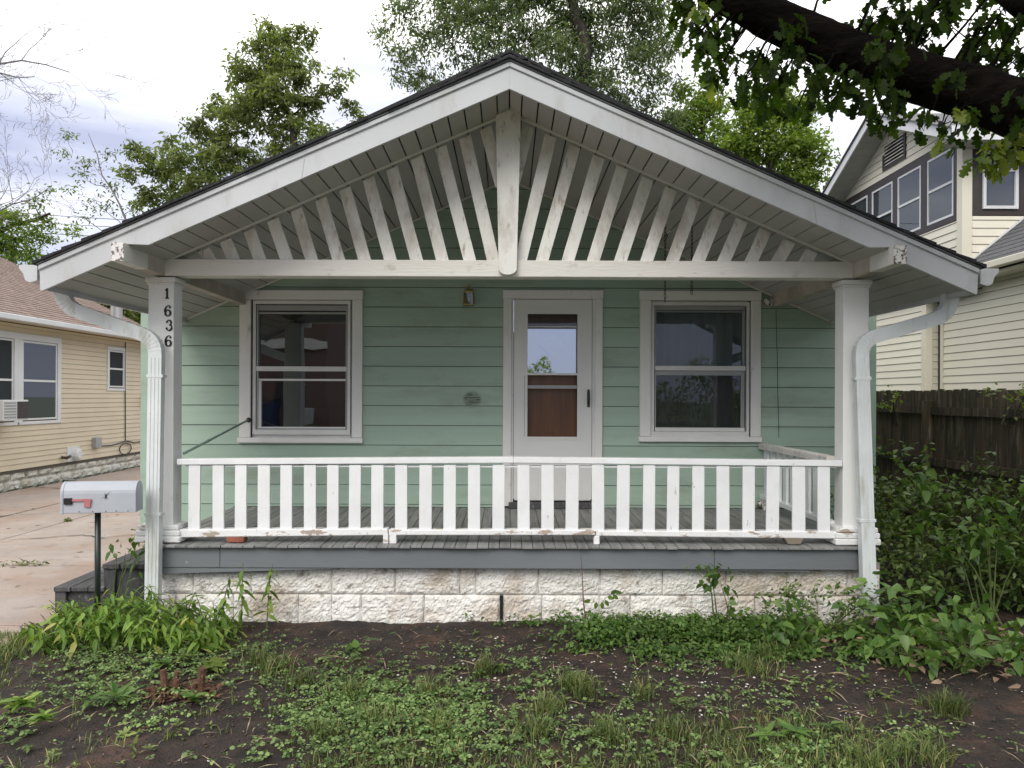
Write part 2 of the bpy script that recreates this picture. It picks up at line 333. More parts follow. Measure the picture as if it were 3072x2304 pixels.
# ------------------------------------------------------------------ leaves
def leaf_template(kind='oval', L=1., W=.45):
    """flat leaf from origin along +Y with folded midrib; returns verts, quads/tris (as quads)"""
    if kind == 'quad': v = [(-W/2, 0, 0), (W/2, 0, 0), (W/2, L, 0), (-W/2, L, 0)]; return np.array(v), np.array([(0, 1, 2, 3)])
    if kind == 'dia': v = [(0, 0, 0), (W/2, L*.45, .06*L), (0, L, 0), (-W/2, L*.45, .06*L)]; return np.array(v), np.array([(0, 1, 2, 3)])
    if kind == 'oval': ys, ws = [0, .3, .7, 1], [0.05, 1, .72, 0.02]
    elif kind == 'round': ys, ws = [0, .25, .75, 1], [.25, 1, .95, .3]
    elif kind == 'lance': ys, ws = [0, .25, .6, 1], [.1, 1, .75, .02]
    elif kind == 'heart': ys, ws = [0, .12, .55, 1], [.35, 1, .8, .02]
    v = []; f = []
    for i, (y, ww) in enumerate(zip(ys, ws)):
        bend = -.22*L*y*y
        v += [(-W/2*ww, y*L, bend+.12*W*ww), (0, y*L, bend), (W/2*ww, y*L, bend+.12*W*ww)]
    for i in range(len(ys)-1):
        a = i*3; f += [(a, a+1, a+4, a+3), (a+1, a+2, a+5, a+4)]
    return np.array(v), np.array(f)
def oak_template(L=1.):
    o = [(.0, 0), (.03, .10), (.10, .16), (.17, .22), (.13, .30), (.12, .36), (.25, .42), (.30, .50), (.22, .55), (.15, .60), (.27, .68), (.29, .77), (.19, .80), (.14, .83), (.17, .93), (.09, .99), (0, 1.0)]
    v = []; f = []
    for i, (x, y) in enumerate(o):
        b = -.18*y*y; v += [(-x, y, b+.2*x), (0, y, b), (x, y, b+.2*x)]
    for i in range(len(o)-1):
        a = i*3; f += [(a, a+1, a+4, a+3), (a+1, a+2, a+5, a+4)]
    return np.array(v)*L, np.array(f)
def rot_mats(n, r, droop=(-.3, 1.0), roll=.6, yaw=None):
    yaw = r.uniform(0, 2*np.pi, n) if yaw is None else yaw
    pit = r.uniform(droop[0], droop[1], n); ro = r.normal(0, roll, n)
    cy, sy = np.cos(yaw), np.sin(yaw); cp, sp = np.cos(pit), np.sin(pit); cr_, sr = np.cos(ro), np.sin(ro)
    # forward (leaf Y), side (X), up (Z); droop positive = tip down
    fwd = np.stack([cy*cp, sy*cp, -sp], 1); side = np.stack([sy, -cy, 0*cy], 1)
    up = np.cross(side, fwd)
    s2 = side*cr_[:, None] + up*sr[:, None]; u2 = -side*sr[:, None] + up*cr_[:, None]
    return np.stack([s2, fwd, u2], 2)
def scatter(name, tmpl, P, M, S, mat, **k):
    V, Fc = tmpl; n = len(P)
    W = np.einsum('nij,vj->nvi', M, V)*np.asarray(S)[:, None, None] + np.asarray(P)[:, None, :]
    FF = (Fc[None] + (np.arange(n)*len(V))[:, None, None]).reshape(-1, Fc.shape[1])
    return link(name, np_mesh(name, W.reshape(-1, 3), FF, mat), **k)
def leaf_parts(parent, tmpl, P, M, S, mat, nparts=300, name='leaf', rest='foliage'):
    """the leaves nearest the camera as single parts sharing one mesh, the rest joined as stuff"""
    P = np.asarray(P); S = np.asarray(S); order = np.argsort(P[:, 1] - S*0)
    a, b = order[:nparts], order[nparts:]
    me = np_mesh(name, tmpl[0], tmpl[1], mat)
    for i in a:
        MM = Matrix([[*(M[i][r]*S[i]), P[i][r]] for r in range(3)] + [[0, 0, 0, 1]])
        link(name, me, parent, MM)
    if len(b): scatter(rest, tmpl, P[b], M[b], S[b], mat, parent=parent, kind='stuff')

# ------------------------------------------------------------------ siding boards
def siding(parent, axis, plane, out, u0, u1, z0, z1, ex, opens, mt, name='siding_board', clip=None, zline=None, proud=.012, gap=.006):
    """lapped boards on a wall; axis 'x': wall faces -/+Y and u is X; axis 'y': wall faces -/+X and u is Y. out = +-1 outward direction"""
    zs = []
    zl = zline if zline is not None else z0
    k = math.floor((z0-zl)/ex); z = zl + k*ex
    while z < z1-1e-4: zs.append((z, z+ex)); z += ex
    for (a, b) in zs:
        lo, hi = max(a, z0), min(b, z1)
        if hi-lo < .01: continue
        br = sorted({u0, u1} | {q for o in opens for q in (o[0], o[1]) if u0 < q < u1 and o[2] < hi and o[3] > lo})
        for p, q in zip(br[:-1], br[1:]):
            mid = (p+q)/2; segs = [(lo, hi)]
            for o in opens:
                if o[0] <= mid <= o[1]:
                    ns_ = []
                    for (s, t) in segs:
                        if o[2] >= t or o[3] <= s: ns_.append((s, t)); continue
                        if o[2] > s: ns_.append((s, o[2]))
                        if o[3] < t: ns_.append((o[3], t))
                    segs = ns_
            for (s, t) in segs:
                if t-s < .008: continue
                pb, qb, pt, qt = p, q, p, q
                if clip:
                    c0, c1 = clip(s), clip(t)
                    pb, qb = max(p, c0[0]), min(q, c0[1]); pt, qt = max(p, c1[0]), min(q, c1[1])
                    if qb-pb < .02: continue
                    if qt < pt: pt = qt = (pt+qt)/2
                d = lambda zz: plane + out*(.003 + proud*(1-(zz-a)/ex))
                bk = plane + out*-.004
                if s == a: s = s+gap  # slit bares the dark core, drawing the lap's shadow line
                pts = [(pb, d(s), s), (qb, d(s), s), (qt, d(t), t), (pt, d(t), t), (pb, bk, s), (qb, bk, s), (qt, bk, t), (pt, bk, t)]
                if axis == 'y': pts = [(y, x, z) for x, y, z in pts]
                MB().add(pts, [(0, 1, 2, 3), (4, 7, 6, 5), (0, 4, 5, 1), (1, 5, 6, 2), (2, 6, 7, 3), (3, 7, 4, 0)]).build(name, mt, parent)

# ================================================================== THE GREEN BUNGALOW
YW = 7.86           # front wall
YT = 6.00           # truss and post front plane
YF = 5.40           # front of the barge boards
house = empty('bungalow', 'pale green one storey bungalow with white gabled front porch', 'house', (0, 9, 0))
HW = 3.73
lw = rect(722, 872, 1089, 1328, YW)     # x0,x1,z0,z1 of the casings
dw = rect(1509, 872, 1806, 1519, YW)
rw = rect(1918, 874.5, 2279, 1325, YW)
DECKB = .615
# wall cores with openings
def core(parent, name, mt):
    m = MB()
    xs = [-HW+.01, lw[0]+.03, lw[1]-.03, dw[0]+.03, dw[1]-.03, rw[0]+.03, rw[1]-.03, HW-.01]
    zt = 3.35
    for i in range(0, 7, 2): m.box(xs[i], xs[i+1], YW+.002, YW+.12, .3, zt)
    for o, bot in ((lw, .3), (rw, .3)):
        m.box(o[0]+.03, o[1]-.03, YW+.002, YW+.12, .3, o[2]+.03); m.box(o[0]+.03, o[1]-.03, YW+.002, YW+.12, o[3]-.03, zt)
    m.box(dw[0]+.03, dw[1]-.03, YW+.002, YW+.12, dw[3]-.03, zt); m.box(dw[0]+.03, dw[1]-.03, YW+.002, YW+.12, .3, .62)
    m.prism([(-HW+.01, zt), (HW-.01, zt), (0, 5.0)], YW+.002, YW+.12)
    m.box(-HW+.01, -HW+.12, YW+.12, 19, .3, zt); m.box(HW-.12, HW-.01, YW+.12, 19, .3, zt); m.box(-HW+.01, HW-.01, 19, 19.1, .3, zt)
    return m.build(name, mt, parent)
wall = core(house, 'wall', m_['core_shade'])
ZL = 2.861 - .2017*12
mg = lambda z: (-(5.06-z)/.468, (5.06-z)/.468)
siding(wall, 'x', YW, -1, -HW+.02, HW-.02, DECKB+.005, 4.9, .2017, [(o[0]+.004, o[1]-.004, o[2]+.004, o[3]-.004) for o in (lw, (dw[0], dw[1], 0, dw[3]), rw)], m_['mint_siding'], zline=ZL, clip=mg)
siding(wall, 'x', YW, -1, -HW+.02, -2.81, .28, DECKB+.004, .2017, [], m_['mint_siding'], zline=ZL)
siding(wall, 'x', YW, -1, 2.87, HW-.02, .28, DECKB+.004, .2017, [], m_['mint_siding'], zline=ZL)
for s in (-1, 1):
    siding(wall, 'y', s*HW, s, YW-.01, 19.0, .35, 3.2, .2017, [], m_['mint_siding'], zline=ZL)
    bx(s*(HW-.09), s*(HW+.022), YW-.026, YW-.003, .35, 3.05).build('corner_board', m_['mint_siding'], wall)
# house foundation (behind the porch)
bx(-HW+.03, HW-.03, YW+.03, 18.9, -.1, .3).build('foundation', m_['block_paint'], house)
# dark rooms behind the windows, and what stands in them
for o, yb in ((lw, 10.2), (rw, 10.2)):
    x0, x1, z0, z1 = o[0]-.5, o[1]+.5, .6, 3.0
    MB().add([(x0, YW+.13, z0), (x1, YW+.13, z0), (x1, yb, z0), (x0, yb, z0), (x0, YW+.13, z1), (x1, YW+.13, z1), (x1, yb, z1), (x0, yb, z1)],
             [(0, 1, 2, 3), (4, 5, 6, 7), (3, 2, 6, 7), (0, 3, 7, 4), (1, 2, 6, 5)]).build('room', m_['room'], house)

def casing_frame(o, parent, sill=True, wl=.115, wh=.095):
    x0, x1, z0, z1 = o
    bx(x0, x0+wl, YW-.045, YW+.01, z0+(.055 if sill else 0), z1-wh-.002).build('casing', m_['casing'], parent, .004)
    bx(x1-wl+.01, x1, YW-.045, YW+.01, z0+(.055 if sill else 0), z1-wh-.002).build('casing', m_['casing'], parent, .004)
    bx(x0-.004, x1+.004, YW-.048, YW+.01, z1-wh, z1).build('casing', m_['casing'], parent, .004)
    if sill: bx(x0-.012, x1+.008, YW-.06, YW+.01, z0, z0+.053).build('sill', m_['casing'], parent, .005)
def frame(x0, x1, z0, z1, t, y0, y1, name, mt, parent, tb=None, tt=None):
    m = MB(); tb = tb or t; tt = tt or t
    m.box(x0, x0+t, y0, y1, z0, z1); m.box(x1-t, x1, y0, y1, z0, z1); m.box(x0+t, x1-t, y0, y1, z1-tt, z1); m.box(x0+t, x1-t, y0, y1, z0, z0+tb)
    return m.build(name, mt, parent)
def pane(x0, x1, z0, z1, y, parent, mt='glass', tilt=0):
    m = MB().add([(x0, y, z0), (x1, y, z0), (x1, y+tilt, z1), (x0, y+tilt, z1)], [(0, 1, 2, 3)])
    return m.build('pane', m_[mt], parent)
# left window
wn = bx(0, 0, 0, 0, 0, 0)
def zy(y, x=1000): return at(x, y, YW).z
def xw(x, y=1100): return at(x, y, YW).x
win = MB().box(lw[0]+.108, lw[0]+.118, YW-.02, YW+.1, lw[2]+.05, lw[3]-.09).box(lw[1]-.112, lw[1]-.102, YW-.02, YW+.1, lw[2]+.05, lw[3]-.09).build('window', m_['dark_gap'], house)
casing_frame(lw, win)
ix0, ix1, iz0, iz1 = xw(760), xw(1052), zy(1304), zy(903)
frame(ix0, ix1, iz0, iz1, .03, YW-.02, YW+.06, 'window_frame', m_['sash'], win, tb=.05, tt=.035)
gx0, gx1 = xw(773), xw(1040)
frame(gx0-.005, gx1+.004, zy(1289), zy(917), .012, YW-.012, YW+.05, 'storm_frame', m_['sash_grey'], win)
bx(gx0-.008, gx1+.006, YW-.03, YW+.03, zy(1114), zy(1100)).build('meeting_rail', m_['sash'], win, .002)
bx(gx0, gx1, YW+.0, YW+.03, zy(942), zy(937)).build('sash_bar', m_['sash_grey'], win)
bx(gx0, gx1, YW+.0, YW+.03, zy(932), zy(918)).build('sash_bar', m_['sash_grey'], win)
bx(gx0, gx1, YW-.005, YW+.03, zy(1143), zy(1137)).build('sash_bar', m_['sash'], win)
bx(gx0, gx0+.035, YW-.002, YW+.03, zy(1282), zy(1144)).build('sash_bar', m_['sash'], win)
bx(gx0-.004, gx1+.004, YW-.008, YW+.03, zy(1290), zy(1281)).build('sash_bar', m_['sash'], win)
pane(gx0+.008, gx1-.004, zy(1100), zy(931), YW+.035, win)
pane(gx0+.008, gx1-.004, zy(1284), zy(1112), YW+.02, win)
frame(lw[0]+.10, lw[1]-.095, lw[2]+.045, lw[3]-.085, .04, YW+.01, YW+.07, 'jamb', m_['sash'], win, tb=.055)
# right window
win = MB().box(rw[0]+.108, rw[0]+.118, YW-.02, YW+.1, rw[2]+.05, rw[3]-.09).box(rw[1]-.112, rw[1]-.102, YW-.02, YW+.1, rw[2]+.05, rw[3]-.09).build('window', m_['dark_gap'], house)
casing_frame(rw, win, wl=.112)
def zr(y): return at(2100, y, YW).z
ix0, ix1 = xw(1952), xw(2248)
frame(ix0, ix1, zr(1310), zr(907), .034, YW-.02, YW+.06, 'window_frame', m_['sash'], win, tb=.052, tt=.035)
gx0, gx1 = xw(1966), xw(2232)
frame(gx0-.004, gx1+.002, zr(1286), zr(919), .01, YW-.01, YW+.05, 'storm_frame', m_['sash_grey'], win)
bx(gx0-.006, gx1+.008, YW-.03, YW+.03, zr(1112), zr(1098)).build('meeting_rail', m_['sash'], win, .002)
bx(gx0, gx1, YW-.004, YW+.03, zr(1126), zr(1113)).build('sash_bar', m_['sash_grey'], win)
bx(gx0, gx1, YW+.0, YW+.03, zr(930), zr(920)).build('sash_bar', m_['sash_grey'], win)
bx(gx0, gx1, YW-.006, YW+.03, zr(936), zr(934)).build('sash_bar', m_['sash_grey'], win)
bx(gx1-.03, gx1, YW+.0, YW+.03, zr(1282), zr(1127)).build('sash_bar', m_['sash_grey'], win)
bx(gx0-.004, gx1+.004, YW-.015, YW+.04, zr(1294), zr(1283)).build('sash_bar', m_['sash'], win)
pane(gx0+.006, gx1-.004, zr(1098), zr(931), YW+.035, win, 'glass_plain')
pane(gx0+.006, gx1-.004, zr(1284), zr(1125), YW+.02, win, 'glass_plain')
def curtain(x0, x1, z0, z1, y, amp, n, mt, parent):
    k = 80; vs = []; fs = []
    for i in range(k+1):
        x = x0+(x1-x0)*i/k; yy = y+amp*math.sin(i/k*n*2*math.pi)+amp*.5*math.sin(i*.37)
        vs += [(x, yy, z0), (x, yy, z1)]
    for i in range(k): fs.append((2*i, 2*i+2, 2*i+3, 2*i+1))
    return MB().add(vs, fs).build('curtain', mt, parent, smooth=True)
curtain(rw[0]+.1, rw[1]-.1, zr(1108), zr(905), YW+.14, .005, 9, m_['curtain'], win)
curtain(rw[0]+.1, rw[1]-.1, zr(1320), zr(1108), YW+.16, .004, 8, m_['curtain_dark'], win)

frame(rw[0]+.10, rw[1]-.095, rw[2]+.045, rw[3]-.085, .045, YW+.01, YW+.07, 'jamb', m_['sash'], win, tb=.055)
# door: casing, storm door, wooden door behind
casing_frame((dw[0], dw[1], DECKB+.02, dw[3]), house, sill=False, wl=.085, wh=.085)
dx0, dx1, dz0, dz1 = xw(1541.5), xw(1775), zy(1497, 1650), zy(900, 1650)
jm = MB(); jm.box(dw[0]+.083, dx0-.004, YW-.025, YW+.1, DECKB+.02, dz1+.02); jm.box(dx1+.004, dw[1]-.075, YW-.025, YW+.1, DECKB+.02, dz1+.02); jm.box(dx0-.003, dx1+.003, YW-.025, YW+.1, dz1+.004, dz1+.022)
jm.build('door_jamb', m_['sash'], house)
lx0, lx1, lz0, lz1 = xw(1571), xw(1743), zy(1317, 1650), zy(931, 1650)
sdm = MB(); sdm.box(dx0, lx0, YW-.015, YW+.02, dz0, dz1); sdm.box(lx1, dx1, YW-.015, YW+.02, dz0, dz1); sdm.box(lx0, lx1, YW-.015, YW+.02, dz0, lz0); sdm.box(lx0, lx1, YW-.015, YW+.02, lz1, dz1)
door = sdm.build('storm_door', m_['door_paint'], house)
ex0, ex1 = xw(1583), xw(1730)
frame(lx0-.006, lx1+.006, lz0-.006, lz1+.006, .045, YW-.022, YW+.0, 'glass_frame', m_['door_paint'], door, tb=.03, tt=.045)
bx(ex0-.006, ex1+.006, YW-.024, YW-.0, zy(1125.5, 1650), zy(1119.5, 1650)).build('door_rail', m_['casing'], door)
bx(ex0+.0, ex1-.0, YW-.012, YW+.0, zy(1166, 1650), zy(1156, 1650)).build('door_rail', m_['sash_grey'], door)
bx(ex0+.0, ex1-.0, YW-.012, YW+.0, zy(982, 1650), zy(979, 1650)).build('door_rail', m_['sash'], door)
bx(lx0+.006, lx0+.012, YW-.024, YW, zy(1310, 1650), zy(1128, 1650)).build('door_rail', m_['sash_grey'], door)
pane(ex0-.004, ex1+.004, zy(1121, 1650), zy(943, 1650), YW+.004, door, 'glass_plain')
bx(dx0+.01, dx1-.01, YW-.013, YW-.012+.03, dz0-.012, dz0+.055).build('kick_plate', m_['door_paint'], door)
hc = at(1765, 1195, YW)
MB().tube([(hc.x, YW-.02, hc.z+.085), (hc.x-.004, YW-.055, hc.z+.05), (hc.x-.004, YW-.06, hc.z), (hc.x-.004, YW-.055, hc.z-.05), (hc.x, YW-.02, hc.z-.085)], [.006, .012, .014, .012, .006], 8).build('handle', m_['black_metal'], door, smooth=True)
bx(hc.x-.013, hc.x+.013, YW-.022, YW-.014, hc.z-.09, hc.z+.09).build('handle_plate', m_['black_metal'], door)
inner = bx(dx0, dx1, YW+.075, YW+.11, dz0, dz1).build('inner_door', m_['walnut_door'], house)
MB().add([(ex0-.01, YW+.070, zy(1121, 1650)), (ex1+.01, YW+.070, zy(1121, 1650)), (ex1+.01, YW+.070, zy(985, 1650)), (ex0-.01, YW+.070, zy(985, 1650))], [(0, 1, 2, 3)]).build('pane', m_['glass_mirror'], inner)
cx_, cz_ = (ex0+ex1)/2, (zy(1055, 1650)+zy(1000, 1650))/2-.02
MB().prism([(cx_, cz_-.13), (cx_+.135, cz_), (cx_, cz_+.13), (cx_-.135, cz_)], YW+.062, YW+.067).build('diamond_light', m_['glass_mirror'], inner)
bx(dw[0]+.06, dw[1]-.06, YW-.09, YW+.05, DECKB+.003, DECKB+.062).build('threshold', m_['step_wood'], house, .003)

# ceiling / soffit strips of the porch, roof
SL = .4365; ZC = 3.965                    # soffit plane z = ZC - SL*|x|
EV = 3.30
def zs(x): return ZC - SL*abs(x)
roof = MB()
for s in (-1, 1):
    a = [(0, zs(0)+.03), (s*EV, zs(EV)+.03), (s*EV, zs(EV)+.12), (0, zs(0)+.14)]
    roof.prism(a, YF+.03, YW+2.5)
roof = roof.build('porch_roof', m_['core_shade'], house)
xs = [.0, .092] + [.092+.118*k for k in range(1, 28)]
xs = [x for x in xs if x < EV-.05] + [EV]
for s in (-1, 1):
    for a, b in zip(xs[:-1], xs[1:]):
        g = .011
        p0, p1 = s*(a+g*.5), s*(b-g*.5)
        MB().prism([(p0, zs(p0)), (p1, zs(p1)), (p1, zs(p1)+.012), (p0, zs(p0)+.012)], YF+.028, YW+.0).build('soffit_panel', m_['soffit'], roof)
    # J trims: on the truss plane and at the wall
    for yy, xe_ in ((YT-.012, 2.69), (YW-.035, EV-.03)):
        MB().prism([(0, zs(0)-.014), (s*xe_, zs(xe_)-.014), (s*xe_, zs(xe_)+.004), (0, zs(0)+.004)], yy-.012, yy+.012).build('j_channel', m_['j_trim'], roof)
    bx(s*(EV-.012), s*(EV+.015), YF+.03, YW+2.5, zs(EV)-.03, zs(EV)+.13).build('eave_fascia', m_['alum_white'], roof)
# barge boards with the notch where the outlooker passes
ZB = 3.915                                 # underside of the barge board at the ridge
PT = 4.118
def zb(x): return ZB - SL*abs(x)
XB = 2.72; bh = .067; OT, OB = at(2696, 737, 5.36).z, at(2696, 793, 5.36).z
XF = 3.29
for s in (-1, 1):
    xa = (ZB - (OT-.006))/SL               # where the notch's level line meets the sloping lower edge
    up = .150
    poly = [(0, zb(0)), (s*xa, zb(xa)), (s*(XB-bh/2-.002), OT-.006+.004), (s*(XB-bh/2-.002), OT+.0), (s*(XB+bh/2+.002), OT), (s*(XB+bh/2+.002), zb(XB+bh/2)+.0), (s*XF, zb(XF)), (s*(XF+.012), zb(XF)+up+.01), (0, zb(0)+up)]
    MB().prism(poly, YF, YF+.025).build('barge_board', m_['alum_white'], roof, .003)
    z0 = zb(0)+up+.002
    MB().prism([(0, z0), (s*(XF+.012), z0-SL*(XF+.012)), (s*(XF+.012), z0-SL*(XF+.012)+.036), (0, z0+.036)], YF-.016, YF+.02).build('rake_trim', m_['alum_white'], roof, .004)
    z0 += .038
    MB().prism([(0, z0), (s*(XF+.02), z0-SL*(XF+.02)), (s*(XF+.02), z0-SL*(XF+.02)+.012), (0, z0+.012)], YF-.024, YF+.02).build('drip_edge', m_['drip_edge'], roof)
    z0 += .0125
    # black shingle courses seen edge-on
    k = 0; x = 0.
    while x < XF+.03:
        x2 = min(x+.145, XF+.045); jit = random.uniform(-.006, .004); yj = random.uniform(-.012, .006)
        MB().prism([(s*x, z0-SL*x+.002), (s*x2, z0-SL*x2), (s*x2, z0-SL*x2+.028+jit), (s*x, z0-SL*x+.014)], YF-.038+yj, YW+2.4).build('shingle_course', m_['shingle_black'], roof)
        x += .142
bx(-.13, .13, YF-.02, YW+2.3, PT+.0, PT+.012).build('ridge_cap', m_['shingle_black'], roof)
# seams of the barge boards' metal cladding
for px_, py_, s in ((905, 530, -1), (2450, 625, 1)):
    q = at(px_, py_, YF); MB().prism([(q.x-.0012, zb(q.x)+.005), (q.x+.0012, zb(q.x)+.005), (q.x+.0012+s*-.02, zb(q.x)+.14), (q.x-.0012+s*-.02, zb(q.x)+.14)], YF-.002, YF).build('seam', m_['grey_plastic'], roof)
# main roof behind the porch roof
mr = MB(); MP = 5.085; MSL = .470; YM = 7.40
for s in (-1, 1): mr.prism([(0, MP-.06), (s*4.15, MP-.06-MSL*4.15), (s*4.15, MP-.015-MSL*4.15), (0, MP-.015)], YM+.02, 19.4)
mroof = mr.build('main_roof', m_['shingle_black'], house)
for s in (-1, 1):
    MB().prism([(0, MP-.17), (s*4.12, MP-.17-MSL*4.12), (s*4.12, MP-.03-MSL*4.12), (0, MP-.03)], YM, YM+.025).build('main_barge_board', m_['alum_white'], mroof)
    MB().prism([(0, MP-.028), (s*4.18, MP-.028-MSL*4.18), (s*4.18, MP-.0-MSL*4.18), (0, MP-.0)], YM-.03, YM+.3).build('shingle_edge', m_['shingle_black'], mroof)

# truss beam, king post, slats
BT, BB = at(1525, 782, YT).z, at(1525, 832, YT-.0).z
beam = bx(at(478, 795, YT).x, at(2570, 800, YT).x, YT-.02, YT+.12, BB, BT).build('truss_beam', m_['beam_paint'], house, .005)
def P2(x, y, o): return at(o+x*.4973, 300+y*.4973, YT)
LS = [(235,865,275,935),(372,812,425,938),(517,745,587,942),(662,685,752,945),(805,620,905,950),(955,560,1070,952),(1102,500,1228,955),(1245,440,1385,958),(1388,378,1545,962),(1538,315,1702,965),(1685,255,1868,965),(1832,190,2010,965),(1958,140,2062,520)]
RS = [(215,135,120,500),(352,190,165,965),(498,255,295,965),(642,325,452,965),(787,385,607,962),(940,455,772,962),(1080,520,932,960),(1228,580,1090,958),(1372,650,1248,957),(1512,710,1405,955),(1655,775,1572,955),(1800,840,1735,953),(1940,895,1905,953)]
for S_, o in ((LS, 480), (RS, 1480)):
    for i, (a, b, c, d) in enumerate(S_):
        t, q = P2(a, b, o), P2(c, d, o)
        full = not (c in (2062, 120))
        u = (t-q).normalized(); hw = .0485/abs(u.z)*1.0
        # slanted board: horizontal bottom on the beam, sloped top along the soffit
        zb0 = BT+.001 if full else q.z
        xb = q.x + (zb0-q.z)*u.x/u.z
        side = 1 if q.x > 0 else -1
        pts = [(xb-hw, zb0), (xb+hw, zb0)]
        for sg in (1, -1):
            x_ = xb+sg*hw; k_ = u.x/u.z          # x = x_ + (z-zb0)*k_ meets z = ZC - SL|x| - .02
            sx = 1 if t.x > 0 else -1
            z_ = (ZC-.022 - SL*sx*(x_-zb0*k_))/(1+SL*sx*k_)
            if z_ < zb0+.004: z_ = zb0+.004
            pts.append((x_+(z_-zb0)*k_, z_))
        MB().prism(pts, YT+.03+random.uniform(-.003, .003), YT+.05).build('slat', m_['slat_paint'], house, .002)
kt, kb = at(1525, 336, YT-.03), at(1525, 827, YT-.03)
wt, wb = .098, .074
kp = [(kt.x-wt, kt.z-.01), (kt.x-wb+.004, kb.z+.05)] + [(kt.x+(-wb+.0)*math.cos(a), kb.z+.055-.055*math.sin(a)) for a in np.linspace(.15, math.pi-.15, 9)] + [(kt.x+wb-.004, kb.z+.05), (kt.x+wt, kt.z-.01), (kt.x, kt.z+.035)]
MB().prism(kp, YT-.07, YT-.022).build('king_post', m_['slat_paint'], house, .004)
# side beams running from the wall out through the barge boards
for s in (-1, 1):
    c = s*2.722
    sb = MB().prism([(YT-.30, OB), (YW-.02, OB-.01), (YW-.02, OT-.01), (YT-.30, OT)], c-.045, c+.045, 'x').build('side_beam', m_['grimy_beam'], house, .004)
    bx(c-.044, c+.044, YF-.055, YT-.302, OB, OT).build('beam_end', m_['beam_paint'], sb, .003)
    bx(c-.044, c+.044, YF-.060, YF-.0555, OB+.001, OT-.001).build('end_grain', m_['raw_peel'], sb)
# posts with caps and plinths
for s, cpx in ((-1, 487), (1, 2561)):
    c = s*2.712
    pz = 2.68
    post = bx(c-.099, c+.099, YT-.01, YT+.15, .70, OB-.05).build('porch_post', m_['post_paint'], house, .004)
    bx(c-.118, c+.118, YT-.03, YT+.17, OB-.052, OB-.014).build('post_cap', m_['casing'], post, .005)
    bx(c-.108, c+.108, YT-.02, YT+.16, OB-.072, OB-.053).build('post_cap', m_['casing'], post, .003)
    z = DECKB-.005
    for k, (h, e) in enumerate(((.05, .075), (.045, .07), (.04, .058))):
        bx(c-.1-e, c+.1+e, YT-.012-e*.7, YT+.15+e*.7, z, z+h-.002).build('plinth_course', m_['rail_peel'], post, .007)
        z += h
# house numbers 1 6 3 6
def ribbon(pts, ws):
    l, r = [], []
    for i, p in enumerate(pts):
        a = Vector(pts[max(i-1, 0)]); b = Vector(pts[min(i+1, len(pts)-1)]); t = (b-a).normalized(); n = Vector((-t.y, t.x))
        l.append((p[0]+n.x*ws[i], p[1]+n.y*ws[i])); r.append((p[0]-n.x*ws[i], p[1]-n.y*ws[i]))
    return l, r
def glyph(m, pts, ws, o, h, y):
    l, r = ribbon(pts, ws)
    for i in range(len(pts)-1):
        q = [l[i], l[i+1], r[i+1], r[i]]
        m.prism([(o.x+a*h, o.z+b*h) for a, b in q], y-.004, y)
def arc(cx, cy, rx, ry, a0, a1, n=14): return [(cx+rx*math.cos(R(a)), cy+ry*math.sin(R(a))) for a in np.linspace(a0, a1, n)]
def six(m, o, h, y):
    p = arc(0, -.2, .24, .28, 180, 540, 20); glyph(m, p, [.05+.05*abs(math.cos(R(a))) for a in np.linspace(180, 540, 20)], o, h, y)
    p = arc(.08, -.1, .36, .6, 180, 75, 12); glyph(m, p, [.09, .09, .09, .085, .08, .07, .06, .05, .045, .04, .04, .04], o, h, y)
    p = arc(.2, .34, .05, .05, 0, 360, 10); glyph(m, p, [.055]*10, o, h, y)
def three(m, o, h, y):
    p = arc(-.02, .22, .22, .26, 150, -80, 14); glyph(m, p, [.04, .04, .045, .05, .06, .075, .09, .09, .08, .07, .06, .05, .045, .04], o, h, y)
    p = arc(-.02, -.2, .27, .29, 80, -150, 14); glyph(m, p, [.04, .045, .05, .06, .07, .08, .1, .1, .09, .075, .06, .05, .045, .04], o, h, y)
    for c in ((-.2, .3), (-.22, -.3)): glyph(m, arc(c[0], c[1], .05, .05, 0, 360, 10), [.055]*10, o, h, y)
def one(m, o, h, y):
    glyph(m, [(0, -.42), (0, .48)], [.09, .09], o, h, y); glyph(m, [(-.2, -.46), (.2, -.46)], [.045, .045], o, h, y); glyph(m, [(-.2, .26), (.03, .46)], [.035, .06], o, h, y)
pl = [c for c in house.children if c.name.startswith('porch_post')][0]
for fn, x, y in ((one, 501, 880), (six, 503.5, 932.6), (three, 507, 975.6), (six, 505, 1023)):
    o = at(x, y, YT-.015); m = MB(); fn(m, o, .083, YT-.012); m.build('house_number', m_['black_metal'], pl)

# porch deck
dxl, dxr = -2.80, 2.86
deck = bx(dxl+.02, dxr-.02, 5.99, YW-.0, .50, DECKB-.028).build('deck', m_['step_wood'], house)
x = dxl
while x < dxr-.02:
    x2 = min(x+.0855, dxr); f = 5.885+random.uniform(-.008, .006); dz = random.uniform(-.0015, .0015)
    MB().add([(x+.003, f, .585+dz), (x2-.0015, f, .585+dz), (x2-.0015, YW-.004, .60+dz), (x+.003, YW-.004, .60+dz), (x+.003, f, .602+dz), (x2-.0015, f, .602+dz), (x2-.0015, YW-.004, DECKB+dz), (x+.003, YW-.004, DECKB+dz)],
             [(0, 3, 2, 1), (4, 5, 6, 7), (0, 1, 5, 4), (1, 2, 6, 5), (2, 3, 7, 6), (3, 0, 4, 7)]).build('deck_board', m_['deck_grey'], deck, .0015)
    x = x2
sk0, sk1 = at(1500, 1706, 5.93).z, .583
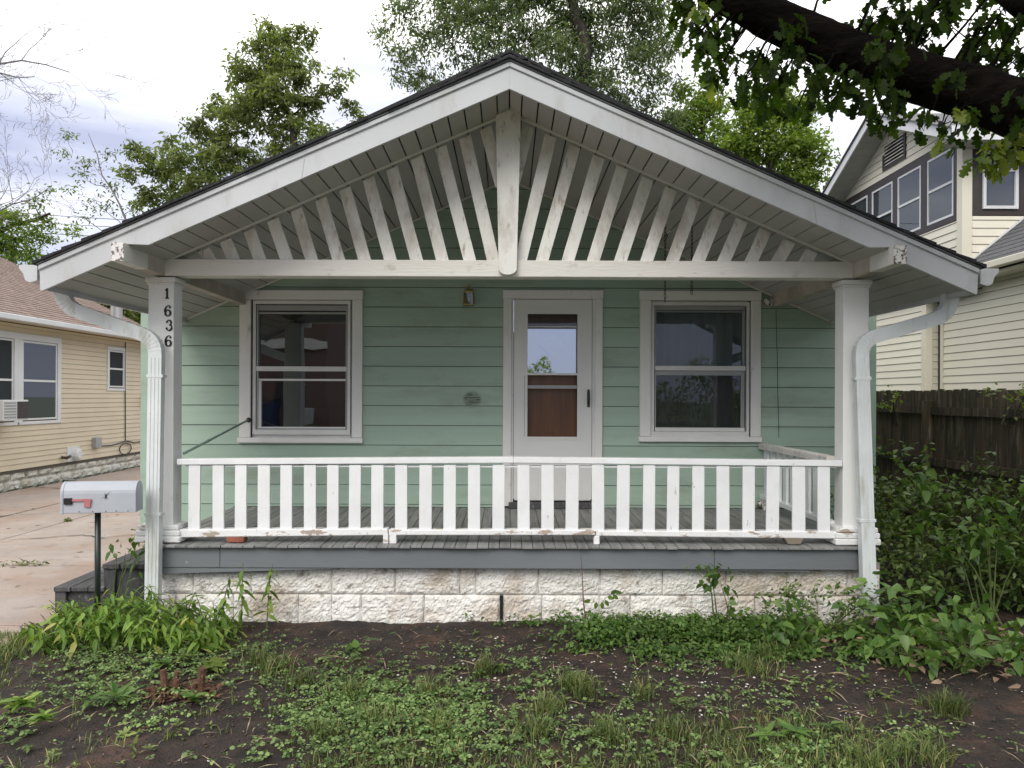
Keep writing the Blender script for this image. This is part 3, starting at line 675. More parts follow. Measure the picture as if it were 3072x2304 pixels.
for a, b in ((dxl+.02, at(659, 1680, 5.93).x), (at(659, 1680, 5.93).x+.003, at(2143, 1680, 5.93).x), (at(2143, 1680, 5.93).x+.003, dxr-.02)):
    bx(a, b, 5.93, 5.955, sk0, sk1).build('skirt_board', m_['skirt_grey'], deck, .003)
MB().prism([(dxl+.02, sk0-.055), (at(1000, 1700, 5.94).x, sk0-.008), (at(1000, 1700, 5.94).x, sk0-.002), (dxl+.02, sk0-.002)], 5.94, 5.965).build('skirt_board', m_['skirt_grey'], deck)
MB().prism([(at(1850, 1700, 5.94).x, sk0-.006), (at(2430, 1700, 5.94).x, sk0-.022), (at(2430, 1700, 5.94).x, sk0-.003), (at(1850, 1700, 5.94).x, sk0-.001)], 5.95, 5.975).build('skirt_board', m_['skirt_grey'], deck)
for s, x in ((-1, dxl), (1, dxr)): bx(x-.0 if s < 0 else x-.025, x+.025 if s < 0 else x, 5.957, YW-.03, sk0, .583).build('skirt_board', m_['skirt_grey'], deck)

# porch foundation: two courses of rock faced blocks
fnd = bx(-2.83, 2.93, 6.05, 6.15, -.12, sk0+.03).build('porch_foundation', m_['mortar'], house)
bx(-2.83, -2.73, 6.16, YW, -.12, sk0+.03).build('foundation_side', m_['block_paint'], fnd); bx(2.83, 2.93, 6.16, YW, -.12, sk0+.03).build('foundation_side', m_['block_paint'], fnd)
def rock_block(x0, x1, z0, z1, seed):
    nx, nz = max(6, int((x1-x0)/.011)), 17; V = []; Fq = []
    for j in range(nz+1):
        for i in range(nx+1):
            u, v = i/nx, j/nz
            x = x0+(x1-x0)*u; z = z0+(z1-z0)*v
            e = min(u*(x1-x0), (1-u)*(x1-x0), v*(z1-z0)*1.0, (1-v)*(z1-z0))
            bul = min(1, e/.022)**.6
            nn = noise.fractal(Vector((x*13+seed, seed*2.3, z*15)), 1, 2, 4)
            n2 = noise.fractal(Vector((x*44+seed, seed*1.3, z*44)), 1, 2, 3)
            y = 6.045 - bul*(.017+.010*nn+.008*n2+.006*noise.noise(Vector((x*70, seed, z*80))))
            jx = .006*noise.noise(Vector((z*20, seed, i))) if i in (0, nx) else 0
            V.append((x+jx, y, z+ (.005*noise.noise(Vector((x*14, seed, j))) if j in (0, nz) else 0)))
    for j in range(nz):
        for i in range(nx):
            a = j*(nx+1)+i; Fq.append((a, a+1, a+nx+2, a+nx+1))
    b = len(V)
    for (i, j) in ((0, 0), (nx, 0), (nx, nz), (0, nz)):
        q = V[j*(nx+1)+i]; V.append((q[0], 6.07, q[2]))
    m = MB().add(V, Fq)
    ring = [[j*0+i for i in range(nx+1)], [j*(nx+1)+nx for j in range(nz+1)], [nz*(nx+1)+i for i in range(nx, -1, -1)], [j*(nx+1) for j in range(nz, -1, -1)]]
    n = 0
    for k, rg in enumerate(ring): m.f.append(tuple(rg[::-1]+[b+k, b+(k+1) % 4]))
    me = m.mesh('block', m_['block_paint'], smooth=False); return link('block', me, fnd)
def Xf(px, py): return at(px, py, 6.0).x
zt_, zm_, zb_ = sk0-.006, at(1500, 1789, 6.0).z, -.06
c1 = [-2.83] + [Xf(p, 1750) for p in (572, 748, 802, 991, 1183, 1379, 1427, 1615, 1803, 1991, 2182, 2367, 2549)] + [2.93]
c2 = [-2.83] + [Xf(p, 1830) for p in (520, 694, 890, 990, 1081, 1270, 1509, 1626, 1800, 1893, 2080, 2270, 2460, 2590)] + [2.93]
for i, (a, b) in enumerate(zip(c1[:-1], c1[1:])):
    zz = zt_-.05 if b < -1.85 else zt_
    rock_block(a+.0025, b-.0025, zm_+.0025, zz-(.018 if i == len(c1)-2 else 0), i*3.7)
gx = Xf(1509, 1830); bx(gx-.026, gx-.001, 6.035, 6.049, 0, zm_-.005).build('open_joint', m_['dark_gap'], fnd)
for i, (a, b) in enumerate(zip(c2[:-1], c2[1:])):
    g = .028 if abs(b-Xf(1509, 1830)) < 1e-6 else .0025
    rock_block(a+.0025, b-g, zb_, zm_-.0025, 50+i*2.9)

# porch railing: front
YR = YT+.02
rail = MB()
def rz(px, py): return at(px, py, YR).z
rl, rr_ = at(531, 1385, YR-.04).x, at(2527, 1390, YR-.04).x
def quadbox(x0, x1, za0, za1, zb0, zb1, y0, y1): return MB().add([(x0, y0, za0), (x1, y0, zb0), (x1, y1, zb0), (x0, y1, za0), (x0, y0, za1), (x1, y0, zb1), (x1, y1, zb1), (x0, y1, za1)], [(0, 3, 2, 1), (4, 5, 6, 7), (0, 1, 5, 4), (1, 2, 6, 5), (2, 3, 7, 6), (3, 0, 4, 7)])
def A(px, py): return at(px, py, YR-.045).z
top1 = quadbox(rl, at(1540, 1390, YR-.045).x, A(531, 1395), A(531, 1377), A(1540, 1389), A(1540, 1371), YR-.045, YR+.05).build('top_rail', m_['rail_paint'], house, .004)
quadbox(at(1540, 1390, YR-.045).x+.001, rr_, A(1540, 1389), A(1540, 1371), A(2527, 1400), A(2527, 1382), YR-.045, YR+.05).build('top_rail', m_['rail_paint'], house, .004)
quadbox(rl+.06, rr_-.03, A(531, 1401), A(531, 1396), A(2527, 1405), A(2527, 1401), YR-.02, YR+.03).build('under_rail', m_['rail_paint'], house)
segs = [(531, 1163, (1589, 1613), (1586, 1606)), (1166, 1786, (1589, 1606), (1590, 1606)), (1788, 2527, (1592, 1608), (1595, 1617))]
for a, b, l, r in segs:
    quadbox(at(a, 1600, YR-.05).x, at(b, 1600, YR-.05).x, at(a, l[1], YR-.05).z, at(a, l[0], YR-.05).z, at(b, r[1], YR-.05).z, at(b, r[0], YR-.05).z, YR-.05, YR+.045).build('bottom_rail', m_['rail_peel'], house, .006)
bal = [500+c*.4702 for c in (188, 338, 482, 628, 770, 920, 1066, 1207, 1349, 1499, 1655, 1808, 1962, 2118)] + [1500+c*.4883 for c in (143, 290, 443, 598, 755, 912, 1060, 1212, 1362, 1520, 1670, 1825, 1978)]
for i, px_ in enumerate(bal):
    wd = .046 + .003*(i/26) + random.uniform(-.002, .002)
    x0 = at(px_, 1490, YR).x; tl = random.uniform(-.006, .004)
    zt0 = at(px_, 1398 if px_ < 2000 else 1401, YR).z; zb0 = at(px_, 1588+2*(px_ > 1800)*1, YR).z
    MB().prism([(x0-wd+tl, zb0-.012), (x0+wd+tl, zb0-.012), (x0+wd, zt0+.01), (x0-wd, zt0+.01)], YR-.035, YR-.015).build('baluster', m_['rail_paint'], house, .002)
for a, b, c, d in ((1150, 1601, 1166, 1631), (1169, 1601, 1190, 1630), (1781, 1606, 1798, 1633)):
    x0, x1, z0, z1 = rect(a, b, c, d, YR-.03); bx(x0, x1, YR-.05, YR+.02, DECKB-.012, z1).build('rail_block', m_['rail_peel'], house, .004)
# side railing on the right, from the post back to the wall
xr = 2.60
sr0, sr1 = 1.262, 1.225
bx(xr-.05, xr+.05, YT+.15, YW-.03, sr1+.0, sr0+.02).build('side_top_rail', m_['slat_paint'], house, .005)
bx(xr-.035, xr+.035, YT+.15, YW-.03, .72, .765).build('side_bottom_rail', m_['rail_paint'], house, .004)
for k in range(9):
    y = YT+.30+k*.178
    bx(xr-.012, xr+.012, y-.045, y+.045, .765, sr1).build('side_baluster', m_['rail_paint'], house, .002)
bx(xr-.03, xr+.03, YW-.15, YW-.09, DECKB+.002, .72).build('rail_block', m_['raw_peel'], house)

# gutters and downspouts
for s in (-1, 1):
    g0 = s*(EV+.075)
    bx(s*(EV+.016), s*(EV+.074), YF+.12, YW+2.5, 2.60, 2.68).build('gutter_bracket', m_['drip_edge'], house)
    prof = [(g0, 2.60), (g0, 2.49), (g0+s*.05, 2.475), (g0+s*.085, 2.49), (g0+s*.10, 2.54), (g0+s*.13, 2.575), (g0+s*.13, 2.60), (g0+s*.122, 2.60), (g0+s*.122, 2.578), (g0+s*.092, 2.545), (g0+s*.077, 2.50), (g0+s*.01, 2.50), (g0+s*.01, 2.60)]
    gz = .08
    gut = MB().prism([(a, b+gz) for a, b in prof], YF+.10, YW+2.5).build('gutter', m_['alum_white'], house)
    MB().prism([(a, b+gz) for a, b in prof[:7]], YF+.094, YF+.099).build('end_cap', m_['alum_white'], gut)
def smoothpath(pts, r=.12, n=6):
    pts = [Vector(p) for p in pts]; out = [pts[0]]
    for i in range(1, len(pts)-1):
        a = (pts[i-1]-pts[i]).normalized(); b = (pts[i+1]-pts[i]).normalized()
        p0, p1 = pts[i]+a*r, pts[i]+b*r
        for k in range(n+1):
            t = k/n; out.append(p0*(1-t)**2 + pts[i]*2*t*(1-t) + p1*t*t)
    return out+[pts[-1]]
def spout(out, top, bend, bot, Yv):
    a = at(*out, 5.78); a0 = a + Vector((0, 0, .1)); b = at(*bend, Yv); c = at(*bot, Yv-.03); 
    a1 = at(*top, 5.80)
    g = MB().rtube(smoothpath([a0, a1, b, c], .12, 7), .102, .066).build('downspout', m_['downspout'], house)
    # crimped elbows and straps
    path = smoothpath([a0, a1, b, c], .12, 7)
    for q in list(range(1, 8))+list(range(9, 16)):
        p = path[q]; t = (path[q+1]-path[q-1]).normalized(); 
        MB().rtube([p-t*.004, p+t*.004], .106, .070).build('crimp', m_['downspout'], g)
    for f_ in (.14, .66):
        p = b.lerp(c, f_); t = (c-b).normalized(); MB().rtube([p-t*.012, p+t*.012], .126, .072).build('strap', m_['downspout'], g, .002)
    for f_ in (-.28, 0, .28):
        t = (c-b).normalized(); o_ = Vector((.102*f_, -.0345, 0)); MB().rtube([b+t*.14+o_, c-t*.06+o_], .006, .006).build('rib', m_['downspout'], g)
spout((188, 880), (190, 918), (471, 1018), (459, 1812), 5.87)
spout((2851, 895), (2846, 945), (2580, 1022), (2607, 1840), 5.87)

# swing hooks' hardware and pole
hb = at(2310, 905, YW-.07)
MB().box(hb.x-.05, hb.x+.02, YW-.10, YW-.03, hb.z-.04, hb.z+.03).build('electric_box', m_['raw_peel'], house, .006)
wr = [at(2328, 930, YW-.03)]
for k in range(1, 9): q = at(2328+k*1.1+random.uniform(-.6, .6), 930+k*48, YW-.03); wr.append(q)
MB().tube(wr, .0028, 5).build('wall_cable', m_['black_metal'], house)
for x, y, kind in ((2286, 1545, 0),):
    q = at(x, y-45, YW-.04); MB().tube([q, q+Vector((-.03, -.03, -.02)), q+Vector((-.05, -.02, -.09))], [.02, .022, .014], 8).build('hose_tap', m_['raw_peel'], house, smooth=True)

# ================================================================== small things on and around the porch
p0, p1 = at(745, 1260, YW-.06), Vector((-2.6, YT+.16, 1.285))
hr = empty('handrail', 'thin mint green pipe handrail slanting from the left window casing down to the left post', 'handrail', p0)
MB().tube([p0, p0.lerp(p1, .5), p1], .011, 8).build('pipe', m_['mint_pole'], hr, smooth=True)
MB().tube([p0+Vector((0, .012, 0)), p0+Vector((0, -.004, 0))], [.026, .024], 12).build('flange', m_['rust'], hr, smooth=True)
j = p0.lerp(p1, .68); dv = (p1-p0).normalized()
MB().tube([j-dv*.03, j+dv*.03], .0135, 8).build('coupling', m_['mint_pole'], hr)

# lantern on the wall
lc = at(1406, 890, YW-.1)
lan = empty('wall_lantern', 'small brass carriage lantern mounted on the green wall between left window and door', 'wall lamp', (lc.x, YW, lc.z))
bx(lc.x-.045, lc.x+.045, YW-.03, YW-.016, lc.z-.08, lc.z+.06).build('back_plate', m_['brass'], lan, .004)
m = MB()
for sx in (-1, 1):
    for sy in (0, 1):
        m.tube([(lc.x+sx*.052, YW-.04-.09*sy, lc.z-.08), (lc.x+sx*.045, YW-.05-.07*sy, lc.z+.045)], .004, 6)
for z, w_ in ((lc.z-.08, .056), (lc.z+.045, .05)):
    m.box(lc.x-w_, lc.x+w_, YW-.132, YW-.034, z-.004, z+.004)
m.build('cage', m_['brass'], lan)
MB().tube([(lc.x, YW-.085, lc.z+.05), (lc.x, YW-.085, lc.z+.075), (lc.x, YW-.085, lc.z+.085)], [.045, .03, .012], 12).build('lamp_cap', m_['brass'], lan, smooth=True)
MB().tube([(lc.x+.05*math.cos(a), YW-.085, lc.z+.045+.062*math.sin(a)) for a in np.linspace(0, math.pi, 12)], .004, 6).build('hoop', m_['brass'], lan, smooth=True)
MB().tube([(lc.x+.013*math.cos(a), YW-.085, lc.z+.115+.013*math.sin(a)) for a in np.linspace(0, 2*math.pi, 12)], .0028, 5).build('ring', m_['brass'], lan)
bx(lc.x-.042, lc.x+.042, YW-.122, YW-.044, lc.z-.074, lc.z+.04).build('glass', m_['glass_plain'], lan)
MB().tube([(lc.x, YW-.085, lc.z-.06), (lc.x, YW-.085, lc.z-.02), (lc.x, YW-.085, lc.z+.01)], [.012, .02, .01], 8).build('bulb', m_['casing'], lan, smooth=True)

def chain(px_, pytop, pybot, Y, label, extra=None):
    t, b = at(px_, pytop, Y), at(px_, pybot, Y)
    zt = zs(t.x); r_ = empty('hanging_chain', label, 'chain', (t.x, Y, zt), 'swing chains hanging from the porch ceiling')
    n = int((zt-b.z)/.034)
    lk = MB().tube([(.009*math.cos(a), 0, -.02+.020*math.sin(a)*(1.1 if abs(math.sin(a)) > .5 else 1)) for a in np.linspace(0, 2*math.pi, 11)], .0028, 5, cap=False).mesh('link', m_['rust'])
    MB().tube([(t.x, Y, zt+.0), (t.x, Y, zt-.03)], .004, 6).build('hook', m_['rust'], r_)
    for i in range(n):
        link('chain_link', lk, r_, Matrix.Translation((t.x, Y, zt-.025-i*.034)) @ Matrix.Rotation(R(90*(i % 2)+20), 4, 'Z'))
chain(1996, 640, 901, 6.75, 'rusty swing chain with the longer tail, hanging in front of the right window header')
chain(2076, 640, 876, 6.75, 'rusty swing chain with the shorter tail, hanging nearer the right post')
# ceiling outlet box
q = at(1996, 728, 7.2); oz = zs(q.x)
ob = empty('ceiling_junction_box', 'round junction box with dangling wire on the porch ceiling behind the right slats', 'junction box', (q.x, 7.2, oz))
MB().tube([(q.x, 7.2, oz+.0), (q.x+.004, 7.2, oz-.03)], [.075, .07], 14).build('cover', m_['slat_paint'], ob)
MB().tube([(q.x, 7.2, oz-.03), (q.x+.02, 7.19, oz-.07), (q.x-.01, 7.2, oz-.12)], .004, 5).build('wire', m_['black_metal'], ob)

# brick and stone under the railing
x0, x1, z0, z1 = rect(680, 1612, 734, 1635, YR-.04)
br = MB().prism([(x0+.02, DECKB-.008), (x1-.005, DECKB-.008), (x1, z1+.002), (x0, z1+.002), (x0, z0+.03)], YR-.055, YR+.04).build('brick', m_['brick'], None, .006, label='chipped red brick wedged under the left end of the porch railing', cat='brick')
x0, x1, z0, z1 = rect(2352, 1616, 2413, 1636, YR-.04)
MB().prism([(x0+.03, DECKB-.008), (x1-.03, DECKB-.008), (x1, z1+.006), (x0, z1+.006)], YR-.05, YR+.04).build('paving_stone', m_['stone'], None, .006, label='brown stone wedged under the right end of the porch railing', cat='stone')

# wooden steps at the left end of the porch
st = empty('wooden_steps', 'weathered dark grey wooden steps leading down from the porch to the driveway', 'steps', (-3.3, 6.8, 0))
for (xa, xb, zt, yb) in ((-3.63, -3.22, .215, 7.5), (-3.24, -2.82, .40, 7.5)):
    n = 3; wd = (xb-xa)/n
    for i in range(n):
        bx(xa+i*wd+.002, xa+(i+1)*wd-.004, 6.14+random.uniform(-.008, .008), yb, zt-.038, zt+random.uniform(-.002, .002)).build('tread_board', m_['step_wood'], st, .004)
    bx(xa+.015, xa+.045, 6.17, yb-.02, .0, zt-.04).build('riser', m_['step_wood'], st)
    bx(xa+.045, xb, 6.19, 6.225, .02, zt-.04).build('side_board', m_['step_wood'], st)
    bx(xa+.0, xa+.09, 6.155, 6.188, -.02, zt-.04).build('cleat', m_['step_wood'], st, .004)

# mailbox
my = 5.62
mb = empty('mailbox', 'dented grey metal mailbox with red flag on a black pole beside the driveway', 'mailbox', (-3.0, my, 0))
c = at(304, 1490, my); L_, Wd, H_ = .50, .165, .222
rot = Matrix.Translation((c.x, my+.02, c.z-.11)) @ Matrix.Rotation(R(9), 4, 'Z')
def arch(w, h, n=12):
    rr = w/2; p = [(-rr, 0), (-rr, h-rr)] + [(-rr*math.cos(a), h-rr+rr*math.sin(a)) for a in np.linspace(.01, math.pi-.01, n)] + [(rr, h-rr), (rr, 0)]
    return p
body = link('body', MB().prism(arch(Wd, H_), -L_/2, L_/2, 'x').mesh('body', m_['mailbox_grey'], .003), mb, rot)
link('door', MB().prism([(a*1.06, -.004+b*1.03) for a, b in arch(Wd, H_)], -L_/2-.008, -L_/2+.012, 'x').mesh('door', m_['mailbox_grey'], .002), mb, rot)
link('door_latch', MB().tube([(-L_/2-.012, 0, H_-.02), (-L_/2-.02, 0, H_+.014), (-L_/2+.07, 0, H_+.012)], [.01, .009, .006], 6).mesh('door_latch', m_['black_metal']), mb, rot)
link('rear_rim', MB().prism([(a*1.02, b*1.008) for a, b in arch(Wd, H_)], L_/2-.006, L_/2+.003, 'x').mesh('rear_rim', m_['mailbox_grey'], .001), mb, rot)
link('flag_mount', MB().box(-L_/2+.02, -L_/2+.075, -Wd/2-.016, -Wd/2-.0, .066, .112).mesh('flag_mount', m_['black_metal'], .003), mb, rot)
link('flag', MB().box(-L_/2+.07, -L_/2+.205, -Wd/2-.013, -Wd/2-.008, .088, .103).prism([(-L_/2+.155, .048), (-L_/2+.195, .044), (-L_/2+.203, .104), (-L_/2+.160, .086)], -Wd/2-.014, -Wd/2-.007).mesh('flag', m_['flag_red']), mb, rot)
for xx in (-.13, -.04, .05, .12, .2):
    link('rivet', MB().tube([(xx, -Wd/2, .012), (xx, -Wd/2-.003, .012)], .004, 6).mesh('rivet', m_['rust']), mb, rot)
dm = MB()
for k in range(9):
    a = k*.7; l = random.uniform(.015, .045); q0 = Vector((.05, -Wd/2-.0012, .12)); e_ = q0+Vector((math.cos(a)*l, 0, math.sin(a)*l*1.4))
    dm.add([q0+Vector((-.004, 0, 0)), q0+Vector((.004, 0, 0)), e_], [(0, 1, 2)])
link('dent_chip', dm.mesh('dent_chip', m_['black_metal']), mb, rot)
pc = at(289, 1600, my); MB().tube([(pc.x, my+.02, -.05), (pc.x, my+.02, c.z-.105)], .021, 12).build('pole', m_['pole_dark'], mb, smooth=True)

# ================================================================== LEFT NEIGHBOUR
ln = empty('neighbour_house', 'tan clapboard bungalow with reddish shingle roof across the driveway', 'house', (-12, 14, 0))
XL = -9.1; y0n, y1n = 7.5, 19.5
o1 = (14.0-1.55, at(179, 1130, 1).x and 9.1*F/(CX-179), 1.22, 2.90)
o1 = (12.75, 15.58, 1.24, 2.90); o2 = (17.38, 18.22, 1.90, 2.86)
lwall = MB().box(XL-.15, XL-.002, y0n, y1n, .3, 3.1).box(XL-8, XL-.002, y1n-.15, y1n, .3, 3.1).prism([(XL-8, 3.1), (XL-.002, 3.1), (XL-4, 5.0)], y1n-.15, y1n).build('wall', m_['sheathing_shade'], ln)
siding(lwall, 'y', XL, 1, 10.5, y1n, .36, 3.06, .1015, [(o1[0]+.01, o1[1]-.01, o1[2]+.01, o1[3]-.01), (o2[0]+.01, o2[1]-.01, o2[2]+.01, o2[3]-.01)], m_['cream_siding'], proud=.014, gap=.005)
bx(XL-.0, XL+.03, y1n-.09, y1n+.02, .36, 3.06).build('corner_board', m_['cream_siding'], lwall)
# stone footing
ft = bx(XL-.2, XL-.06, 10.5, y1n, -.05, .355).build('footing', m_['mortar'], ln)
y = 10.5; row = 0
for zz0, zz1 in ((-.03, .16), (.165, .35)):
    y = 10.5+row*.2
    while y < y1n-.05:
        y2 = min(y+random.uniform(.38, .46), y1n); nz = random.uniform(0, 50)
        V = []; Fq = []
        for j in range(5):
            for i in range(8):
                u, v = i/7, j/4; e_ = min(u, 1-u, v, 1-v)
                V.append((XL-.055+(.045 if e_ > 0 else 0)+.025*noise.noise(Vector((nz+i*.7, j*.7, 0)))*(e_ > 0), y+.006+(y2-y-.012)*u, zz0+(zz1-zz0)*v))
        for j in range(4):
            for i in range(7): a = j*8+i; Fq.append((a, a+1, a+9, a+8))
        MB().add(V, Fq).build('footing_block', m_['foundation_stone'], ft)
        y = y2
    row += 1
# windows
def side_window(parent, X, out, o, mt_f, trim=.0, split=None, glassm='glass_dull', back=.05, trim_mat=None):
    y0, y1, z0, z1 = o; s = out
    def b(a, c, d, e_, f, g): return MB().box(X+s*a, X+s*c, d, e_, f, g)
    wnd = MB().box(X+s*.0005, X+s*.001, y0+.011, y1-.011, z0+.011, z1-.011).build('window', m_['room'], parent)
    if trim:
        for q in ((y0, y0+trim, z0, z1-trim-.001), (y1-trim, y1, z0, z1-trim-.001), (y0, y1, z1-trim, z1), (y0-.02, y1+.02, z0-.05, z0)):
            b(-.01, .035, *q).build('casing', trim_mat or mt_f, wnd, .004)
        y0 += trim+.01; y1 -= trim+.01; z1 -= trim+.01; z0 += .03
    fm = MB(); t = .035
    fm.box(X-s*.03, X+s*.02, y0, y0+t, z0, z1).box(X-s*.03, X+s*.02, y1-t, y1, z0, z1).box(X-s*.03, X+s*.02, y0+t, y1-t, z0, z0+t).box(X-s*.03, X+s*.02, y0+t, y1-t, z1-t, z1)
    zm = (z0+z1)/2; fm.box(X-s*.02, X+s*.026, y0+t, y1-t, zm-.02, zm+.02)
    fm.build('window_frame', mt_f, wnd)
    for a, c in ((z0+t, zm-.02), (zm+.02, z1-t)):
        MB().add([(X+s*.012, y0+t, a), (X+s*.012, y1-t, a), (X+s*.012, y1-t, c), (X+s*.012, y0+t, c)], [(0, 1, 2, 3)]).build('pane', m_[glassm], wnd)
    return wnd
side_window(ln, XL, 1, (o1[0], 14.22, o1[2], o1[3]), m_['white_trim'], .12)
side_window(ln, XL, 1, (14.2205, o1[1], o1[2], o1[3]), m_['white_trim'], .12)
side_window(ln, XL, 1, o2, m_['white_trim'], .07)
# roof: eave towards us, far rake
rs = .478; ex_ = XL+.42; ez = 3.17
def zl(x): return ez+(ex_-x)*rs
lroof = MB().prism([(ex_, ez-.05), (ex_-4.4, zl(ex_-4.4)-.05), (ex_-8.8, ez-.05), (ex_-8.8, ez-.0), (ex_-4.4, zl(ex_-4.4)), (ex_, ez)], 7.2, 19.8).build('roof', m_['white_trim'], ln)
V = []; Fq = []; nrow = 34; ww = .145
for r_ in range(nrow):
    xa, xb = ex_+.03-r_*ww*.9, ex_+.03-(r_+1)*ww*.9-.02
    yy = 10.0 + (r_ % 2)*.15
    while yy < 19.85:
        y2 = min(yy+random.uniform(.27, .32), 19.86); h = .018+random.uniform(0, .006); n = len(V)
        V += [(xa, yy+.004, zl(xa)+h), (xa, y2-.004, zl(xa)+h), (xb, y2-.004, zl(xb)+.006), (xb, yy+.004, zl(xb)+.006), (xa, yy+.004, zl(xa)), (xa, y2-.004, zl(xa))]
        Fq += [(n, n+1, n+2, n+3), (n, n+4, n+5, n+1)]; yy = y2
link('shingles', MB().add(V, Fq).mesh('shingles', m_['roof_red']), lroof, kind='stuff')
bx(ex_-.0, ex_+.12, 7.2, 19.8, ez-.12, ez-.02).build('gutter', m_['white_trim'], lroof, .01)
bx(XL, ex_-.01, 7.2, 19.7, ez-.09, ez-.06).build('soffit', m_['cream_siding'], lroof)
for y, z_, r_, mt in ((18.3, .35, .05, 'grey_plastic'), (19.0, .62, .085, 'grey_plastic')):
    xx = ex_-.75-(y-18.3)*.3; MB().tube([(xx, y, zl(xx)-.05), (xx, y, zl(xx)+z_)], r_, 10).build('roof_vent', m_[mt], lroof)
    if r_ > .06: MB().tube([(xx, y, zl(xx)+z_-.1), (xx, y, zl(xx)+z_), (xx, y, zl(xx)+z_+.12)], [.1, .17, .03], 10).build('vent_cap', m_[mt], lroof)
# things on the wall
def wy(px): return 9.1*F/(CX-px)
def wz(px, py): return at(px, py, wy(px)).z
bx(XL+.005, XL+.03, wy(199), wy(235), wz(215, 1384), wz(215, 1340)).build('vent_plate', m_['white_trim'], ln, .004)
yc, zc = wy(219), wz(219, 1363); MB().tube([(XL+.03, yc, zc), (XL+.13, yc, zc), (XL+.16, yc, zc)], [.12, .12, .09], 14).build('vent_hood', m_['white_trim'], ln)
MB().tube([(XL+.03, wy(180), zc-.03), (XL+.12, wy(184), zc-.04), (XL+.10, wy(196), zc-.02)], .03, 8).build('gas_pipe', m_['rust'], ln)
bx(XL+.005, XL+.11, wy(274), wy(292), wz(283, 1342), wz(283, 1312)).build('meter_box', m_['grey_plastic'], ln, .006)
ys = [wy(p) for p in (293, 330, 360, 374, 400, 427)]; zsx = [wz(p, q) for p, q in ((293, 1338), (330, 1336), (360, 1328), (374, 1322), (400, 1328), (427, 1322))]
MB().tube([(XL+.03, a, b) for a, b in zip(ys, zsx)], .014, 5).build('cable', m_['black_metal'], ln)
MB().tube([(XL+.03, wy(372), 3.0), (XL+.035, wy(371), 2.2), (XL+.03, wy(373), wz(373, 1325))], .012, 5).build('cable', m_['black_metal'], ln)
MB().tube([(XL+.04, wy(372)+.28*math.cos(a), wz(372, 1346)+.13*math.sin(a)) for a in np.linspace(0, 2*math.pi, 16)], .012, 5).build('cable_loop', m_['black_metal'], ln)
MB().tube([(XL+.05, wy(427), 3.0), (XL+.05, wy(428), 1.9)], .035, 8).build('conduit', m_['white_trim'], ln)
bx(XL+.01, XL+.12, wy(420), wy(431), wz(425, 1218), wz(425, 1185)).build('switch_box', m_['cream_siding'], ln)
# air conditioner
ac = empty('window_air_conditioner', 'white window air conditioner jutting from the tan house under its big window', 'air conditioner', (XL, 13.5, 1.3))
ya, yb = 13.15, 13.85; za, zb2 = 1.30, 1.66
bx(XL-.05, XL+.45, ya, yb, za, zb2).build('cabinet', m_['white_trim'], ac, .01)
for k in range(6): bx(XL+.451, XL+.456, ya+.03, ya+.35, za+.04+k*.05, za+.07+k*.05).build('louver', m_['grey_plastic'], ac)
bx(XL+.451, XL+.462, ya+.38, yb-.02, za+.03, zb2-.03).build('side_grille', m_['brown_trim'], ac)

# ================================================================== RIGHT NEIGHBOUR
rn = empty('neighbour_house', 'two storey ivory clapboard house with dark brown window trim behind the fence', 'house', (10, 12, 0))
X1, X2, XU = 6.9, 7.1, 6.8; YJ = 12.67; YU, YV = 11.5, 15.6
iv = m_['ivory_siding']
rwall = MB().box(X2+.002, X2+4, 5.5, YJ, 0, 3.5).box(X1+.002, X1+4, YJ, 18, 0, 4.3).build('lower_wall', m_['sheathing_shade'], rn)
siding(rwall, 'y', X2, -1, 6.5, YJ-.16, .9, 3.5, .121, [], iv, proud=.014, gap=.006)
siding(rwall, 'y', X1, -1, YJ+.12, 17.5, .9, 4.3, .121, [], iv, proud=.014, gap=.006)
siding(rwall, 'x', YJ, -1, X1+.10, X2-.02, .9, 3.5, .121, [], iv, proud=.01)
bx(X1-.03, X1+.09, YJ-.022, YJ+.115, .5, 4.2).build('corner_board', m_['ivory_trim'], rwall, .004)
bx(X2-.03, X2-.003, YJ-.155, YJ-.09, .5, 3.5).build('corner_board', m_['ivory_trim'], rwall)
uw = MB().box(XU+.002, XU+4, YU, YV, 3.4, 5.62).prism([(YU, 5.62), (YV, 5.62), ((YU+YV)/2, 6.6)], XU+.002, XU+.2, 'x').build('upper_wall', m_['sheathing_shade'], rn)
YC = (YU+YV)/2; GS = .46
gz = lambda z: (YC-(6.66-z)/GS, YC+(6.66-z)/GS)
vo = (13.13, 13.93, 5.86, 6.30)
siding(uw, 'y', XU, -1, YU+.13, YV, 3.45, 4.44, .121, [], iv, proud=.014, gap=.006)
siding(uw, 'y', XU, -1, YU, YV, 5.73, 6.64, .121, [(vo[0]+.01, vo[1]-.01, vo[2], vo[3])], iv, proud=.014, gap=.006, clip=gz)
siding(uw, 'x', YU, -1, XU+.13, XU+3.6, 3.45, 4.48, .121, [], iv, proud=.014, gap=.006)
bx(XU-.03, XU+.12, YU-.03, YU+.12, 3.45, 5.6).build('corner_board', m_['ivory_trim'], uw, .005)
# brown band with four windows
wins = [(11.72, 12.46), (12.65, 13.41), (13.58, 14.36), (14.53, 15.30)]
band = MB()
bz0, bz1 = 4.45, 5.72
band.box(XU-.02, XU-.002, YU+.125, YV, 5.60, bz1).box(XU-.02, XU-.002, YU+.125, YV, bz0, 4.54)
e0 = YU+.125
for a, b in wins: band.box(XU-.02, XU-.002, e0, a, 4.54, 5.60); e0 = b
band.box(XU-.02, XU-.002, e0, YV, 4.54, 5.60)
band.build('window_band', m_['brown_trim'], uw)
for a, b in wins: side_window(uw, XU-.0, -1, (a+.005, b-.005, 4.545, 5.595), m_['white_trim'])
